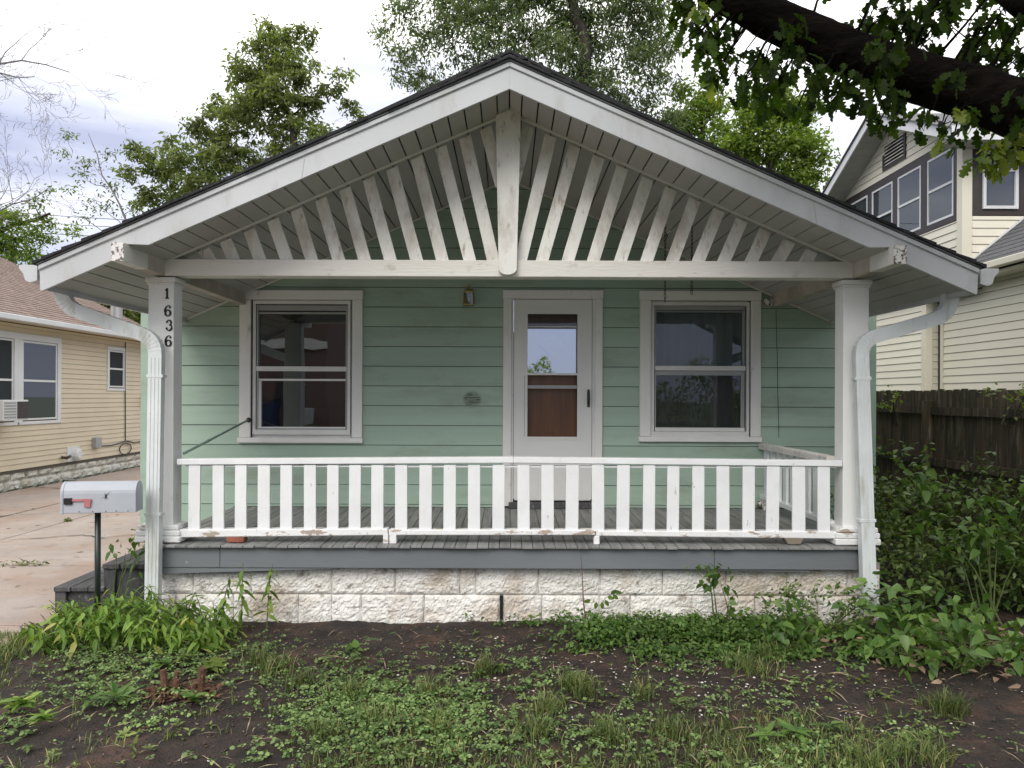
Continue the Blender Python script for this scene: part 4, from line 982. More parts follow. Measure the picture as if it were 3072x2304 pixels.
# camera facing window
fb = MB(); fx0, fx1, fz0, fz1 = 7.07, 7.60, 4.58, 5.45
fb.box(XU+.125, fx0, YU-.02, YU-.002, 4.49, 5.6).box(fx1, XU+2.5, YU-.02, YU-.002, 4.49, 5.6).box(fx0, fx1, YU-.02, YU-.002, 4.49, fz0).box(fx0, fx1, YU-.02, YU-.002, fz1, 5.6)
fb.build('window_band', m_['brown_trim'], uw)
wnd = bx(fx0, fx1, YU-.0015, YU-.001, fz0, fz1).build('window', m_['room'], uw)
frame(fx0+.002, fx1-.002, fz0+.002, fz1-.002, .045, YU-.05, YU-.003, 'window_frame', m_['white_trim'], wnd)
bx(fx0+.05, fx1-.05, YU-.045, YU-.01, 5.14, 5.18).build('meeting_rail', m_['white_trim'], wnd)
pane(fx0+.047, fx1-.047, fz0+.047, 5.138, YU-.02, wnd, 'glass_plain'); pane(fx0+.047, fx1-.047, 5.182, fz1-.047, YU-.02, wnd, 'glass_plain')
# gable vent with louvres
vt = MB().prism([(vo[0], vo[2]), (vo[1], vo[2]), (vo[1], vo[3]-.16), (vo[1]-.28, vo[3]), (vo[0], vo[3])], XU-.004, XU-.002, 'x').build('gable_vent', m_['dark_gap'], uw)
for q in ((vo[0], vo[1], vo[2]-.0, vo[2]+.05), (vo[0], vo[0]+.06, vo[2]+.051, vo[3]+.0), (vo[1]-.06, vo[1], vo[2]+.051, vo[3]-.16)):
    bx(XU-.035, XU-.005, *q).build('vent_trim', m_['brown_trim'], vt)
for k in range(6):
    z = vo[2]+.065+k*.06; MB().prism([(XU-.035, z), (XU-.01, z+.035), (XU-.006, z+.035), (XU-.031, z)], vo[0]+.062, vo[1]-.062, 'y').build('louver', m_['slat_paint'], vt)
# gable roof over the upper storey
RX = XU-.45; ap = 6.78
def zg(y): return ap-.445*abs(y-YC)
ur = MB()
for s in (-1, 1):
    ye = YC+s*2.50
    ur.prism([(YC, ap-.14), (ye, zg(ye)-.14), (ye, zg(ye)-.02), (YC, ap-.02)], RX+.03, XU+4.2, 'x')
ur = ur.build('upper_roof', m_['roof_grey'], rn)
for s in (-1, 1):
    ye = YC+s*2.52
    MB().prism([(YC, ap-.19), (ye, zg(ye)-.19), (ye, zg(ye)-.03), (YC, ap-.03)], RX, RX+.028, 'x').build('barge_board', m_['white_trim'], ur)
    MB().prism([(YC, ap-.028), (ye, zg(ye)-.028), (ye, zg(ye)), (YC, ap)], RX-.03, XU+4.2, 'x').build('shingle_edge', m_['roof_grey'], ur)
    # soffit strips
    n = 16
    for k in range(n):
        a, b = YC+s*2.48*k/n, YC+s*2.48*(k+1)/n-s*.006
        MB().prism([(a, zg(a)-.165), (b, zg(b)-.165), (b, zg(b)-.15), (a, zg(a)-.15)], RX+.029, XU-.002, 'x').build('soffit_panel', m_['soffit'], ur)
ye = YC-2.5
bx(RX, XU+4.2, ye-.03, ye, zg(ye)-.20, zg(ye)-.0).build('eave_fascia', m_['white_trim'], ur)
bx(RX+.03, XU+4.2, ye+.001, YU-.03, zg(ye)-.19, zg(ye)-.17).build('soffit', m_['soffit'], ur)
# steep grey roof over the lower front part
LX = 6.75; lz = 3.66; ls = .81
def zq(x): return lz+(x-LX)*ls
lr = MB().prism([(LX, lz-.04), (LX+1.6, zq(LX+1.6)-.04), (LX+3.5, zq(LX+1.6)-.04), (LX+3.5, lz-.05)], 5.0, YU-.035).build('lower_roof', m_['roof_grey'], rn)
V = []; Fq = []
for r_ in range(15):
    xa, xb = LX-.02+r_*.105, LX-.02+(r_+1)*.105+.012; yy = 6.5+(r_ % 2)*.15
    while yy < YU-.04:
        y2 = min(yy+random.uniform(.28, .32), YU-.035); n = len(V); h = .018
        V += [(xa, yy+.003, zq(xa)+h), (xa, y2-.003, zq(xa)+h), (xb, y2-.003, zq(xb)+.004), (xb, yy+.003, zq(xb)+.004), (xa, yy+.003, zq(xa)-.005), (xa, y2-.003, zq(xa)-.005)]
        Fq += [(n, n+1, n+2, n+3), (n, n+4, n+5, n+1)]; yy = y2
link('shingles', MB().add(V, Fq).mesh('shingles', m_['roof_grey']), lr, kind='stuff')
bx(LX-.12, LX-.01, 5.0, YU-.06, lz-.11, lz-.01).build('gutter', m_['ivory_trim'], lr, .012)
bx(LX, X2, 5.0, YU+.9, lz-.16, lz-.13).build('soffit', m_['ivory_trim'], lr)
MB().prism([(LX+.0, zq(LX)+.02), (LX+1.6, zq(LX+1.6)+.02), (LX+1.6, zq(LX+1.6)+.05), (LX, zq(LX)+.05)], YU-.06, YU-.034).build('flashing', m_['white_trim'], lr)
MB().tube([(LX+.1, 9.9, zq(LX+.1)+.05), (LX+.6, 9.7, zq(LX+.6)+.12), (LX+1.5, 9.5, zq(LX+1.5)+.1)], .008, 5).build('roof_cable', m_['black_metal'], lr)

# ================================================================== FENCE
fc = empty('board_fence', 'tall dark weathered dog-eared board fence between the two right-hand houses', 'fence', (4.9, 10, 0))
y = 4.6; XFc = 4.9
while y < 15.5:
    w_ = random.uniform(.142, .162); t = 1.845+random.uniform(-.012, .012)
    MB().prism([(y+.002, 0), (y+w_-.003, 0), (y+w_-.003, t-.03), (y+w_-.028, t), (y+.026, t), (y+.002, t-.03)], XFc+.04, XFc+.058, 'x').build('picket', m_['fence_wood'], fc)
    y += w_
for a, b in ((4.6, 6.5), (6.6, 8.92), (9.01, 11.4), (11.5, 15.5)):
    for z in (1.56, .97, .35): 
        dz = random.uniform(-.012, .012); MB().prism([(a, z+dz), (b, z+dz*.3), (b, z+.088+dz*.3), (a, z+.088+dz)], XFc, XFc+.038, 'x').build('fence_rail', m_['fence_wood'], fc)
for y in (6.5, 8.92, 11.4, 13.8): bx(XFc-.05, XFc+.037, y, y+.09, -.1, 1.72).build('fence_post', m_['fence_wood'], fc, .003)

# ================================================================== GROUND
g = MB().add([(-400, -400, -.035), (400, -400, -.035), (400, 600, -.035), (-400, 600, -.035)], [(0, 1, 2, 3)]).build('ground', m_['lawn_far'], kind='structure')
# soil bed with clods
nx, ny = 420, 170; X0, X1_, Y0, Y1_ = -4.4, 7.4, 1.2, 6.0
V = np.zeros(((nx+1)*(ny+1), 3)); k = 0
for j in range(ny+1):
    yy = Y0+(Y1_-Y0)*(j/ny)
    for i in range(nx+1):
        xx = X0+(X1_-X0)*i/nx
        h = .030*noise.noise(Vector((xx*1.7, yy*1.7, 3)))+.014*noise.noise(Vector((xx*7, yy*7, 0)))+.009*noise.noise(Vector((xx*19, yy*19, 5)))+.006*noise.noise(Vector((xx*43, yy*43, 5)))
        edge = min(1, max(0, (xx+3.75)/.35))
        V[k] = (xx, yy, h*max(.2, edge)-.012-.02*(1-edge)); k += 1
I = np.arange((nx+1)*(ny+1)).reshape(ny+1, nx+1)
Fq = np.stack([I[:-1, :-1].ravel(), I[:-1, 1:].ravel(), I[1:, 1:].ravel(), I[1:, :-1].ravel()], 1)
link('soil_bed', np_mesh('soil_bed', V, Fq, m_['soil'], True), kind='structure')
bx(2.9, 5.2, 5.95, 16, -.1, -.02).build('side_yard', m_['soil'], kind='structure')
def soil_z(x, y):
    return .030*noise.noise(Vector((x*1.7, y*1.7, 3)))+.014*noise.noise(Vector((x*7, y*7, 0)))-.012
# driveway slabs
dv_ = bx(-9.05, -3.5, -6, 30, -.2, -.06).build('driveway', m_['dark_gap'], kind='structure')
xe = [-9.02, -7.25, -6.1, -3.52]; ye_ = [-5, -1, 2.6, 5.82, 7.86, 11.3, 14.6, 18, 21.5, 25, 29]
for i in range(3):
    for j in range(10):
        t = random.uniform(-.006, .006); x1_ = xe[i+1]-.008
        a, b, c_, d = xe[i]+.014, x1_, ye_[j]+.018, ye_[j+1]-.018
        if i == 2 and j >= 4: b = -3.42
        z = .0+t
        MB().add([(a, c_, -.06), (b, c_, -.06), (b, d, -.06), (a, d, -.06), (a, c_, z), (b+(0 if j != 2 else .12), c_, z+.004), (b, d, z+.004), (a, d, z)], [(0, 3, 2, 1), (4, 5, 6, 7), (0, 1, 5, 4), (1, 2, 6, 5), (2, 3, 7, 6), (3, 0, 4, 7)]).build('slab', m_['concrete'], dv_, .006)
for pts_ in (((-8.9, 9.6), (-8.2, 9.9), (-7.6, 10.9), (-6.9, 11.2), (-6.2, 12.4), (-5.2, 13.0)), ((-6.0, 9.2), (-5.3, 9.5), (-4.9, 9.35), (-4.2, 9.9), (-3.6, 9.8)), ((-7.2, 6.4), (-6.4, 6.9), (-6.2, 7.8)), ((-9.0, 14.5), (-8.0, 14.2), (-7.3, 15.1), (-6.0, 15.0))):
    cm = MB(); q_ = []
    for (xa, ya_), (xb, yb_) in zip(pts_[:-1], pts_[1:]):
        for t in np.linspace(0, 1, 7)[:-1]: q_.append((xa+(xb-xa)*t+random.gauss(0, .025), ya_+(yb_-ya_)*t+random.gauss(0, .025)))
    for (a_, b_), (c2_, d2_) in zip(q_[:-1], q_[1:]):
        ww_ = random.uniform(.006, .016); cm.add([(a_, b_-ww_, .014), (c2_, d2_-ww_, .014), (c2_, d2_+ww_, .014), (a_, b_+ww_, .014)], [(0, 1, 2, 3)])
    cm.build('crack', m_['dark_gap'], dv_)
# behind the camera: kerb lawn, street, brick hall, trees (mirrored in the windows)
bx(-60, 60, -15.5, -7, -.034, -.02).build('street', m_['asphalt'], kind='structure')
bx(-60, 60, -6.9, -5.4, -.034, .02).build('pavement', m_['concrete'], kind='structure')
bx(-60, 60, -17.2, -15.8, -.034, .02).build('pavement', m_['concrete'], kind='structure')
hall = empty('brick_hall', 'long red brick hall across the street with a pale stone band', 'building', (-18, -26, 0))
bx(-34, -9.6, -32, -25, -.03, 7.6).build('wall', m_['brick_wall'], hall)
bx(-34.05, -9.55, -24.99, -24.9, 4.3, 4.75).build('stone_band', m_['band'], hall)
for x in (-31, -26, -21, -16, -12): bx(x-.6, x+.6, -24.99, -24.93, 1.1, 2.9).build('window', m_['brown_trim'], hall)
ds = empty('dumpster', 'dark blue dumpster standing in front of the brick hall', 'dumpster', (-12.5, -23, 0))
MB().prism([(-14, 0), (-11.8, 0), (-11.8, 1.5), (-14, 1.2)], -24, -22.4).build('bin', m_['dumpster'], ds, .03)
bx(-14.02, -11.78, -24.02, -22.38, 1.52, 1.58).build('lid', m_['black_metal'], ds)
bx(-10.6, -9.9, -23.2, -22.5, .1, 1.15).build('bin_cart', m_['grey_plastic'], None, .03, label='grey wheeled bin in front of the brick hall across the street', cat='bin')

# ================================================================== TREES BEHIND
def tree(name, label, Y, trunk, blobs, leaf='leaf_ash', ll=.12, lw_=.05, per=26, dens=1.0, spread=.32, seed=1, bark='bark', droop=(-.2, 1.2), depth=.8, group='trees beyond the houses', base=True, clus=None, tk=1.0):
    r = np.random.default_rng(seed)
    T = [at(x, y, Y) for x, y, _ in trunk]; rad = [q[2] for q in trunk]
    root = empty(name, label, 'tree', (T[0].x, Y, 0), group)
    if base and T[0].z > .2: T = [Vector((T[0].x, Y, -.1))]+T; rad = [rad[0]*1.15]+rad
    # densify the trunk line
    TT = []; RR = []
    for i in range(len(T)-1):
        for k in range(5):
            t = k/5; p = T[i].lerp(T[i+1], t)+Vector((r.normal(0, .05), r.normal(0, .05), 0))*(k > 0); TT.append(p); RR.append(rad[i]*(1-t)+rad[i+1]*t)
    TT.append(T[-1]); RR.append(rad[-1])
    MB().tube(TT, RR, 8).build('trunk', m_[bark], root, smooth=True)
    P = []; br = MB(); NO = list(zip(TT, RR))
    for (bx_, by_, rp) in [blobs[i] for i in sorted(range(len(blobs)), key=lambda i: min((at(blobs[i][0], blobs[i][1], Y)-p).length for p in TT))]:
        C = at(bx_, by_, Y); Rr = rp/F*Y; C.y += r.uniform(-1, 1)*Rr*.8*depth
        # limb from trunk
        i0 = min(range(len(NO)), key=lambda i: (NO[i][0]-C).length + 2.2*max(0, NO[i][0].z+.25*abs(NO[i][0].x-C.x)-C.z+.2))
        s0, rs0 = NO[i0]; dl = (C-s0).length; r0 = min(rs0*.7, .02+.016*dl)*tk
        bp = [s0]+[s0.lerp(C, t)+Vector((r.normal(0, .05), r.normal(0, .05), r.normal(0, .05)-.10*math.sin(math.pi*t)))*dl for t in (.25, .5, .75)]+[C]
        br.tube(bp, [r0, r0*.85, r0*.7, r0*.55, r0*.45], 6, False)
        NO.append((bp[2], r0*.7)); NO.append((C, r0*.6))
        nc = max(3, int((clus or 1)*dens*30*(Rr/.9)**2))
        d = r.normal(size=(nc, 3)); d /= np.linalg.norm(d, axis=1)[:, None]
        rd = Rr*r.uniform(0.05, 1, nc)**.45
        pc = np.array(C)+d*rd[:, None]*np.array([1, depth, .9])
        for j in range(nc):
            q = Vector(pc[j]); 
            if j % 2 == 0: 
                m2 = Vector(C).lerp(q, .5)+Vector((0, 0, .06)); br.tube([C, m2, q], [.018*tk, .011*tk, .005*tk], 3, False)
            n = r.poisson(per)
            pp = pc[j]+r.normal(0, 1, (n, 3))*np.array([spread, spread, spread*.6])*r.uniform(.6, 1.15)
            P.append(pp)
    br.build('branches', m_[bark], root, kind='stuff')
    P = np.concatenate(P); n = len(P)
    M = rot_mats(n, r, droop, .8)
    scatter('crown', leaf_template('dia', 1, lw_/ll), P, M, r.uniform(.6, 1.2, n)*ll, m_[leaf], parent=root, kind='stuff')
    return root
def D(*L): return [(a*1.3888, b*1.3888, c*1.3888) for a, b, c in L]
# left: tall walnut-like tree
tree('shade_tree', 'tall open-crowned dark green tree rising behind the left roof slope', 26, [(905, 1100, .22), (890, 640, .20), (880, 400, .12), (800, 150, .05)],
     D((585,60,38),(550,85,32),(640,85,40),(600,130,50),(560,150,45),(660,160,40),(530,190,45),(600,200,60),(680,210,38),(730,150,20),(720,200,22),(480,230,45),(550,260,60),(640,280,60),(700,290,35),(450,290,45),(500,320,60),(590,340,50),(400,340,45),(340,350,40),(440,380,55),(300,340,32),(350,400,50),(280,370,25),(480,410,40),(540,380,40),(395,430,40),(315,430,30),(420,265,28),(757,225,18),(560,200,40),(520,150,35),(690,330,30),(630,380,30),(770,245,14)),
     'leaf_ash', .20, .08, 46, 1.02, .16, 3, droop=(-.1, 1.2))
# centre: large fine-leaved tree behind the ridge
tree('shade_tree', 'large fine-leaved grey-green tree spreading behind the roof ridge', 24, [(1760, 1000, .30), (1750, 350, .26), (1760, 150, .2), (1700, -80, .12)],
     D((830,60,30),(870,20,40),(920,60,45),(880,120,35),(960,20,50),(980,90,45),(1040,40,60),(930,160,38),(870,160,25),(1000,140,40),(1100,20,70),(1060,100,45),(1150,80,60),(1130,-20,60),(1220,20,80),(1210,110,60),(1280,60,70),(1290,150,55),(1350,20,70),(1370,110,60),(1330,200,55),(1400,60,55),(1420,160,45),(1400,230,45),(1440,100,35),(1240,170,50),(1430,10,45),(1370,270,50),(1450,250,35),(1300,-40,80),(1000,-40,80),(1180,-50,80),(1400,-50,70),(905,185,20),(985,185,22)),
     'leaf_willow', .19, .06, 36, 1.2, .22, 5, droop=(-.1, 1.4))
tree('shade_tree', 'round bright yellow-green maple behind the right roof slope', 22, [(2310, 1000, .2), (2310, 560, .16), (2320, 420, .1)],
     D((1640,240,45),(1690,230,50),(1730,260,45),(1620,290,50),(1680,300,60),(1745,320,45),(1780,340,22),(1640,350,50),(1700,370,50),(1760,380,28),(1750,215,28),(1620,230,30),(1730,410,30),(1590,320,35),(1680,205,28)),
     'leaf_maple', .15, .08, 55, 1.6, .18, 7)
tree('shade_tree', 'narrow mid-green tree between the large grey-green tree and the bright maple', 25, [(2100, 1000, .15), (2095, 500, .12), (2120, 300, .06)],
     D((1535,180,22),(1520,220,30),(1545,240,25),(1490,240,30),(1500,270,35),(1550,280,28),(1460,260,25),(1530,310,30),(1470,200,20)),
     'leaf_maple', .16, .08, 60, 1.5, .22, 8)
tree('bare_tree', 'thin pale half-bare tree leaning left of the tall walnut-like tree', 24, [(440, 900, .05), (400, 700, .035), (330, 560, .025), (265, 400, .01)],
     D((200,350,14),(180,380,22),(150,400,18),(250,400,25),(200,430,25),(280,450,22),(150,290,8),(235,460,20),(110,420,10),(180,470,14),(330,470,18),(135,330,6),(175,350,16),(235,330,14)),
     'leaf_willow', .15, .055, 16, 1.1, .20, 9, bark='dead_bark', tk=.8)
tree('shade_tree', 'low leafy tree rising behind the left neighbour roof at the picture edge', 27, [(-60, 900, .14), (-20, 700, .10), (150, 640, .04)],
     D((10,470,28),(50,480,30),(30,520,32),(80,500,22),(0,540,35),(60,545,22),(100,480,14),(-40,500,50),(105,515,12),(165,500,10),(20,560,25),(70,440,14),(75,565,14),(120,575,14),(190,560,14)),
     'leaf_maple', .16, .08, 40, 1.3, .22, 10)
tree('hedge_tree', 'dark green bushy tree showing under the eave behind the left house', 24, [(380, 1150, .15), (380, 1000, .1)],
     D((230,650,30),(260,665,30),(290,680,30),(200,640,25),(320,680,30),(270,640,25),(180,630,14),(300,710,30)), 'leaf_ash', .16, .09, 60, 1.8, .22, 11)
# dead branches reaching in from the left
def deadtree():
    r = random.Random(12); Y = 25
    root = empty('dead_tree', 'leafless grey branches of a dead tree reaching in from the left edge', 'tree', at(-500, 1400, Y).xy.to_3d())
    m = MB(); k0 = Vector((at(-500, 1400, Y).x, Y, -.1)); k1 = at(-420, 300, Y)
    MB().tube([k0, k0.lerp(k1, .5)+Vector((.2, 0, 0)), k1], [.22, .17, .09], 8).build('trunk', m_['dead_bark'], root, smooth=True)
    def grow(p, d, L, rad, lev):
        pts = [p]; q = p
        n = 9 if lev == 0 else 5
        for i in range(n):
            d = (d+Vector((r.gauss(0, .16), r.gauss(0, .10), r.gauss(-.01, .2)))).normalized(); q = q+d*L/n; pts.append(q)
            if lev < 3 and i >= 1:
                for _ in range(2 if r.random() < .55 else 1):
                    a = r.choice((-1, 1))*r.uniform(.5, 1.0); dd = Vector((d.x*math.cos(a)-d.z*math.sin(a), d.y+r.gauss(0, .2), d.x*math.sin(a)+d.z*math.cos(a)))
                    grow(q, dd.normalized(), L*r.uniform(.22, .38), rad*(1-i/n)*.6, lev+1)
        m.tube(pts, [max(.004, rad*(1-.8*i/n)) for i in range(n+1)], 5, False)
    for (a, b, c, d_, L, rd) in ((-420, 240, 110, 130, 6.4, .075), (-420, 330, 60, 170, 6.3, .07), (-420, 600, 140, 590, 6.3, .06), (-420, 280, 40, 250, 5.2, .04)):
        s, e_ = at(a, b, Y), at(c, d_, Y); grow(s, (e_-s).normalized(), L, rd, 0)
    m.build('branches', m_['dead_bark'], root)
deadtree()
# power lines
for i, (a, b) in enumerate(((612, 640), (638, 660), (672, 684))):
    p, q = at(-300, a-8, 45), at(1200, b+20, 45); pts = [p.lerp(q, t)+Vector((0, 0, -.6*math.sin(math.pi*t))) for t in np.linspace(0, 1, 12)]
    MB().tube(pts, .02, 4).build('power_line', m_['black_metal'], None, label=('topmost', 'middle', 'lowest')[i]+' of the three thin power lines crossing the left sky', cat='cable', group='power lines at the left')
# trees across the street, mirrored in the door pane
def mass(name, x0, x1, Y, h, leaf, seed, n):
    r = np.random.default_rng(seed)
    P = np.stack([r.uniform(x0, x1, n), Y+r.normal(0, 1.2, n), np.zeros(n)], 1)
    top = h*(.75+.25*np.sin(P[:, 0]*1.1)+.15*np.sin(P[:, 0]*3.3)); P[:, 2] = r.uniform(0, 1, n)**.7*top
    scatter(name, leaf_template('dia', 1, .5), P, rot_mats(n, r), r.uniform(.15, .32, n), m_[leaf], kind='stuff', label='row of green trees beyond the street', cat='tree row')
mass('tree_row', -12, 40, -34, 4.3, 'leaf_ash', 5, 30000)

# ================================================================== OAK IN FRONT
def oak():
    r = np.random.default_rng(21); rr = random.Random(5)
    root = empty('oak_tree', 'large oak whose dark limb and lobed leaves hang across the upper right', 'tree', (6.3, 3.2, 0))
    Y = 4.6
    L = [(-.0, 0)]
    lp = [at(2020, -140, 4.9), at(2180, -20, 4.8), at(2330, 60, 4.75), at(2480, 130, 4.7), at(2620, 190, 4.6), at(2790, 245, 4.45), at(2960, 290, 4.3), at(3150, 370, 4.1), at(3400, 500, 3.9), Vector((5.4, 3.4, 2.2))]
    rad = [.10, .12, .125, .13, .135, .14, .145, .155, .18, .26]
    # densify with a rough bark outline
    pts, rs = [], []
    for i in range(len(lp)-1):
        p_1, p0, p1, p2 = lp[max(i-1, 0)], lp[i], lp[i+1], lp[min(i+2, len(lp)-1)]
        for k in range(8):
            t = k/8; pts.append(.5*((2*p0)+(p1-p_1)*t+(2*p_1-5*p0+4*p1-p2)*t*t+(3*p0-p_1-3*p1+p2)*t**3)); rs.append(rad[i]*(1-t)+rad[i+1]*t)
    m = MB().tube(pts, rs, 26)
    V = []
    for v in m.v:
        vv = Vector(v); V.append(vv)
    me = m.mesh('limb', m_['oak_bark'], smooth=True)
    for v in me.vertices:
        n = noise.fractal(Vector((v.co.x*5, v.co.y*14, v.co.z*14)), 1, 2, 4); v.co += v.normal*(.014*n+.012*noise.noise(v.co*3))
    link('limb', me, root)
    # trunk
    MB().tube([Vector((6.3, 3.2, -.2)), Vector((6.2, 3.2, .4)), Vector((6.0, 3.25, 1.4)), Vector((5.6, 3.35, 2.2)), Vector((6.0, 3.2, 4.0)), Vector((5.8, 3.0, 6.5))], [.55, .42, .36, .36, .28, .18], 20).build('trunk', m_['oak_bark'], root, smooth=True)
    MB().tube([at(3300, 60, 4.2), at(3060, 20, 4.4), at(2950, -60, 4.6)], [.08, .06, .04], 10).build('limb', m_['oak_bark'], root, smooth=True)
    tw = MB()
    def branch(a, b, r0, sag=.03):
        a, b = Vector(a), Vector(b); p = [a.lerp(b, t)+Vector((0, 0, -sag*math.sin(math.pi*t)*-1))+Vector((rr.gauss(0, .008), rr.gauss(0, .008), rr.gauss(0, .008))) for t in (0, .25, .5, .75, 1)]
        tw.tube(p, [r0*(1-.18*i) for i in range(5)], 5, False); return p
    blobs = [(2030,30,60,4.7),(2090,70,70,4.8),(2120,150,60,4.7),(2160,220,45,4.7),(2190,160,55,4.9),(2230,240,70,4.6),(2290,180,80,4.5),(2280,280,55,4.6),(2340,240,80,4.4),(2400,190,70,4.4),(2430,270,60,4.5),(2370,90,60,4.3),(2460,210,60,4.4),(2520,230,50,4.4),(2500,290,40,4.5),
             (2600,70,70,4.6),(2660,40,80,4.5),(2720,70,80,4.4),(2780,30,80,4.5),(2640,140,60,4.3),(2700,150,60,4.3),(2780,110,60,4.3),(2840,60,50,4.5),
             (2560,260,60,4.3),(2610,320,55,4.4),(2650,270,60,4.2),(2640,370,36,4.5),(2700,290,40,4.3),(2680,350,24,4.5),
             (2960,60,50,4.5),(3020,90,60,4.4),(2930,150,50,4.3),(3000,170,60,4.3),(3050,230,50,4.2),(2880,210,40,4.1),(2920,110,40,4.4),(3060,150,40,4.3),
             (2790,330,40,4.4),(2830,370,45,4.4),(2880,340,45,4.3),(2930,370,50,4.3),(2990,360,50,4.2),(2860,420,28,4.4),(3040,300,50,4.0),(3060,370,40,4.0),(3060,60,30,4.3),(3000,30,30,4.4),(2760,380,24,4.5),
             (2055,-40,80,4.8),(2160,30,60,4.9),(2500,-60,60,4.6),(2650,-50,80,4.5),(2850,-50,80,4.4),(3000,-50,60,4.4),(2390,330,30,4.6),(2150,120,60,4.6)]
    P, A_, Sz, yg = [], [], [], []
    def addleaves(C, Rr, n, out, size=(.075, .125)):
        for k in range(n):
            d = Vector(r.normal(size=3)).normalized()*Rr*rr.random()**.5
            out[0].append(np.array(C+d)); out[1].append(rr.uniform(*size))
    O = ([], []); Yg = ([], [])
    for (a, b, rp, yy) in blobs:
        C = at(a, b, yy+rr.uniform(-.12, .45)); Rr = rp/F*yy
        near = min(pts, key=lambda p: (p-C).length); branch(near, C, .012)
        for _ in range(3):
            e_ = C+Vector(r.normal(size=3)).normalized()*Rr*.9; branch(C, e_, .005, .01)
        addleaves(C, Rr*.95, int((3+ (rp/52)**2*12)*(.6 if b > 290 else 1)), O)
    for (a, b, rp, yy) in [(2870,330,25,4.0),(2980,470,40,4.0),(3030,440,40,4.0),(3060,410,30,4.0),(2940,480,22,4.0),(2820,415,20,4.2),(2160,30,14,4.8),(2100,20,30,4.6),(2140,250,14,4.7),(3000,500,22,4.0),(2990,430,30,4.0),(2160,280,10,4.6)]:
        C = at(a, b, yy); Rr = rp/F*yy; near = min(pts, key=lambda p: (p-C).length); branch(near, C, .006)
        addleaves(C, Rr, int(3+(rp/30)**2*5), Yg, (.07, .11))
    # bare twigs at the left
    for a, b in (((2170, 20), (2050, 125)), ((2170, 20), (2042, 142))): branch(at(*a, 4.7), at(*b, 4.6), .008, -.02)
    for a, b in (((2900, 120), (2820, 20)), ((2880, 60), (2950, 30))): branch(at(*a, 4.4), at(*b, 4.4), .005, -.02)
    # limbs and shade of the crown above the view
    for e_ in ((3.5, 2.5, 6.8), (2.0, 4.0, 7.2), (4.5, 5.5, 7.0), (6.5, 5.5, 7.4), (1.5, 1.0, 6.6)): tw.tube([Vector((5.8, 3.0, 6.0)), Vector((5.8, 3.0, 6.0)).lerp(Vector(e_), .5)+Vector((0, 0, .3)), Vector(e_)], [.12, .08, .03], 6, False)
    tw.build('twigs', m_['oak_bark'], root, kind='stuff')
    for (PP, SS), mt, npart in ((O, 'leaf_oak', 300), (Yg, 'leaf_oak_young', 60)):
        n = len(PP); leaf_parts(root, oak_template(), np.array(PP), rot_mats(n, r, (.25, 1.45), .7), np.array(SS), m_[mt], npart)
    n = 9000; a = r.uniform(0, 2*np.pi, n); q = np.sqrt(r.uniform(0, 1, n))
    Pc = np.stack([4.4+4.4*q*np.cos(a), 3.2+3.4*q*np.sin(a), 6.1+r.uniform(0, 2.6, n)*(1-.5*q)], 1)
    keep = (Pc[:, 2]-EYE)/np.maximum(Pc[:, 1], .1) > .60
    Pc = Pc[keep]; n = len(Pc)
    scatter('upper_crown', leaf_template('dia', 1, .6), Pc, rot_mats(n, r, (-.2, .9), .6), r.uniform(.12, .2, n), m_['leaf_oak'], parent=root, kind='stuff')
oak()

# ================================================================== SHRUBS AND PLANTS
def shrub(name, label, cat, C, rad, n, leaf, ll, kind='oval', w=.5, nparts=300, seed=1, stems=10, droop=(-.5, .9), stem_mat='bark', shell=.5, group=None, base=None):
    r = np.random.default_rng(seed); C = np.array(C, float); rad = np.array(rad, float)
    base = Vector(base) if base else Vector((C[0], C[1], 0)); root = empty(name, label, cat, base, group)
    d = r.normal(size=(n, 3)); d /= np.linalg.norm(d, axis=1)[:, None]; rd = r.uniform(0, 1, n)**shell
    # leaves gather round shoots
    ns_ = max(4, n//14); sd_ = r.normal(size=(ns_, 3)); sd_ /= np.linalg.norm(sd_, axis=1)[:, None]; sh = C+sd_*(r.uniform(.1, 1.05, ns_)**shell)[:, None]*rad
    idx = r.integers(0, ns_, n); P = sh[idx]+r.normal(0, 1, (n, 3))*ll*np.array([1.0, 1.0, .8])
    P = P[P[:, 2] > .02]; n = len(P)
    m = MB()
    for k in range(min(stems, ns_)):
        e_ = Vector(sh[k]); b = base+Vector((r.normal(0, .05), r.normal(0, .05), 0)); m.tube([b, b.lerp(e_, .5)+Vector((0, 0, .08*(e_-b).length)), e_], [.008, .005, .002], 4, False)
    m.build('stems', m_[stem_mat], root, kind='stuff')
    leaf_parts(root, leaf_template(kind, 1, w), P, rot_mats(n, r, droop, .5), r.uniform(.65, 1.25, n)*ll, m_[leaf], nparts)
    return root
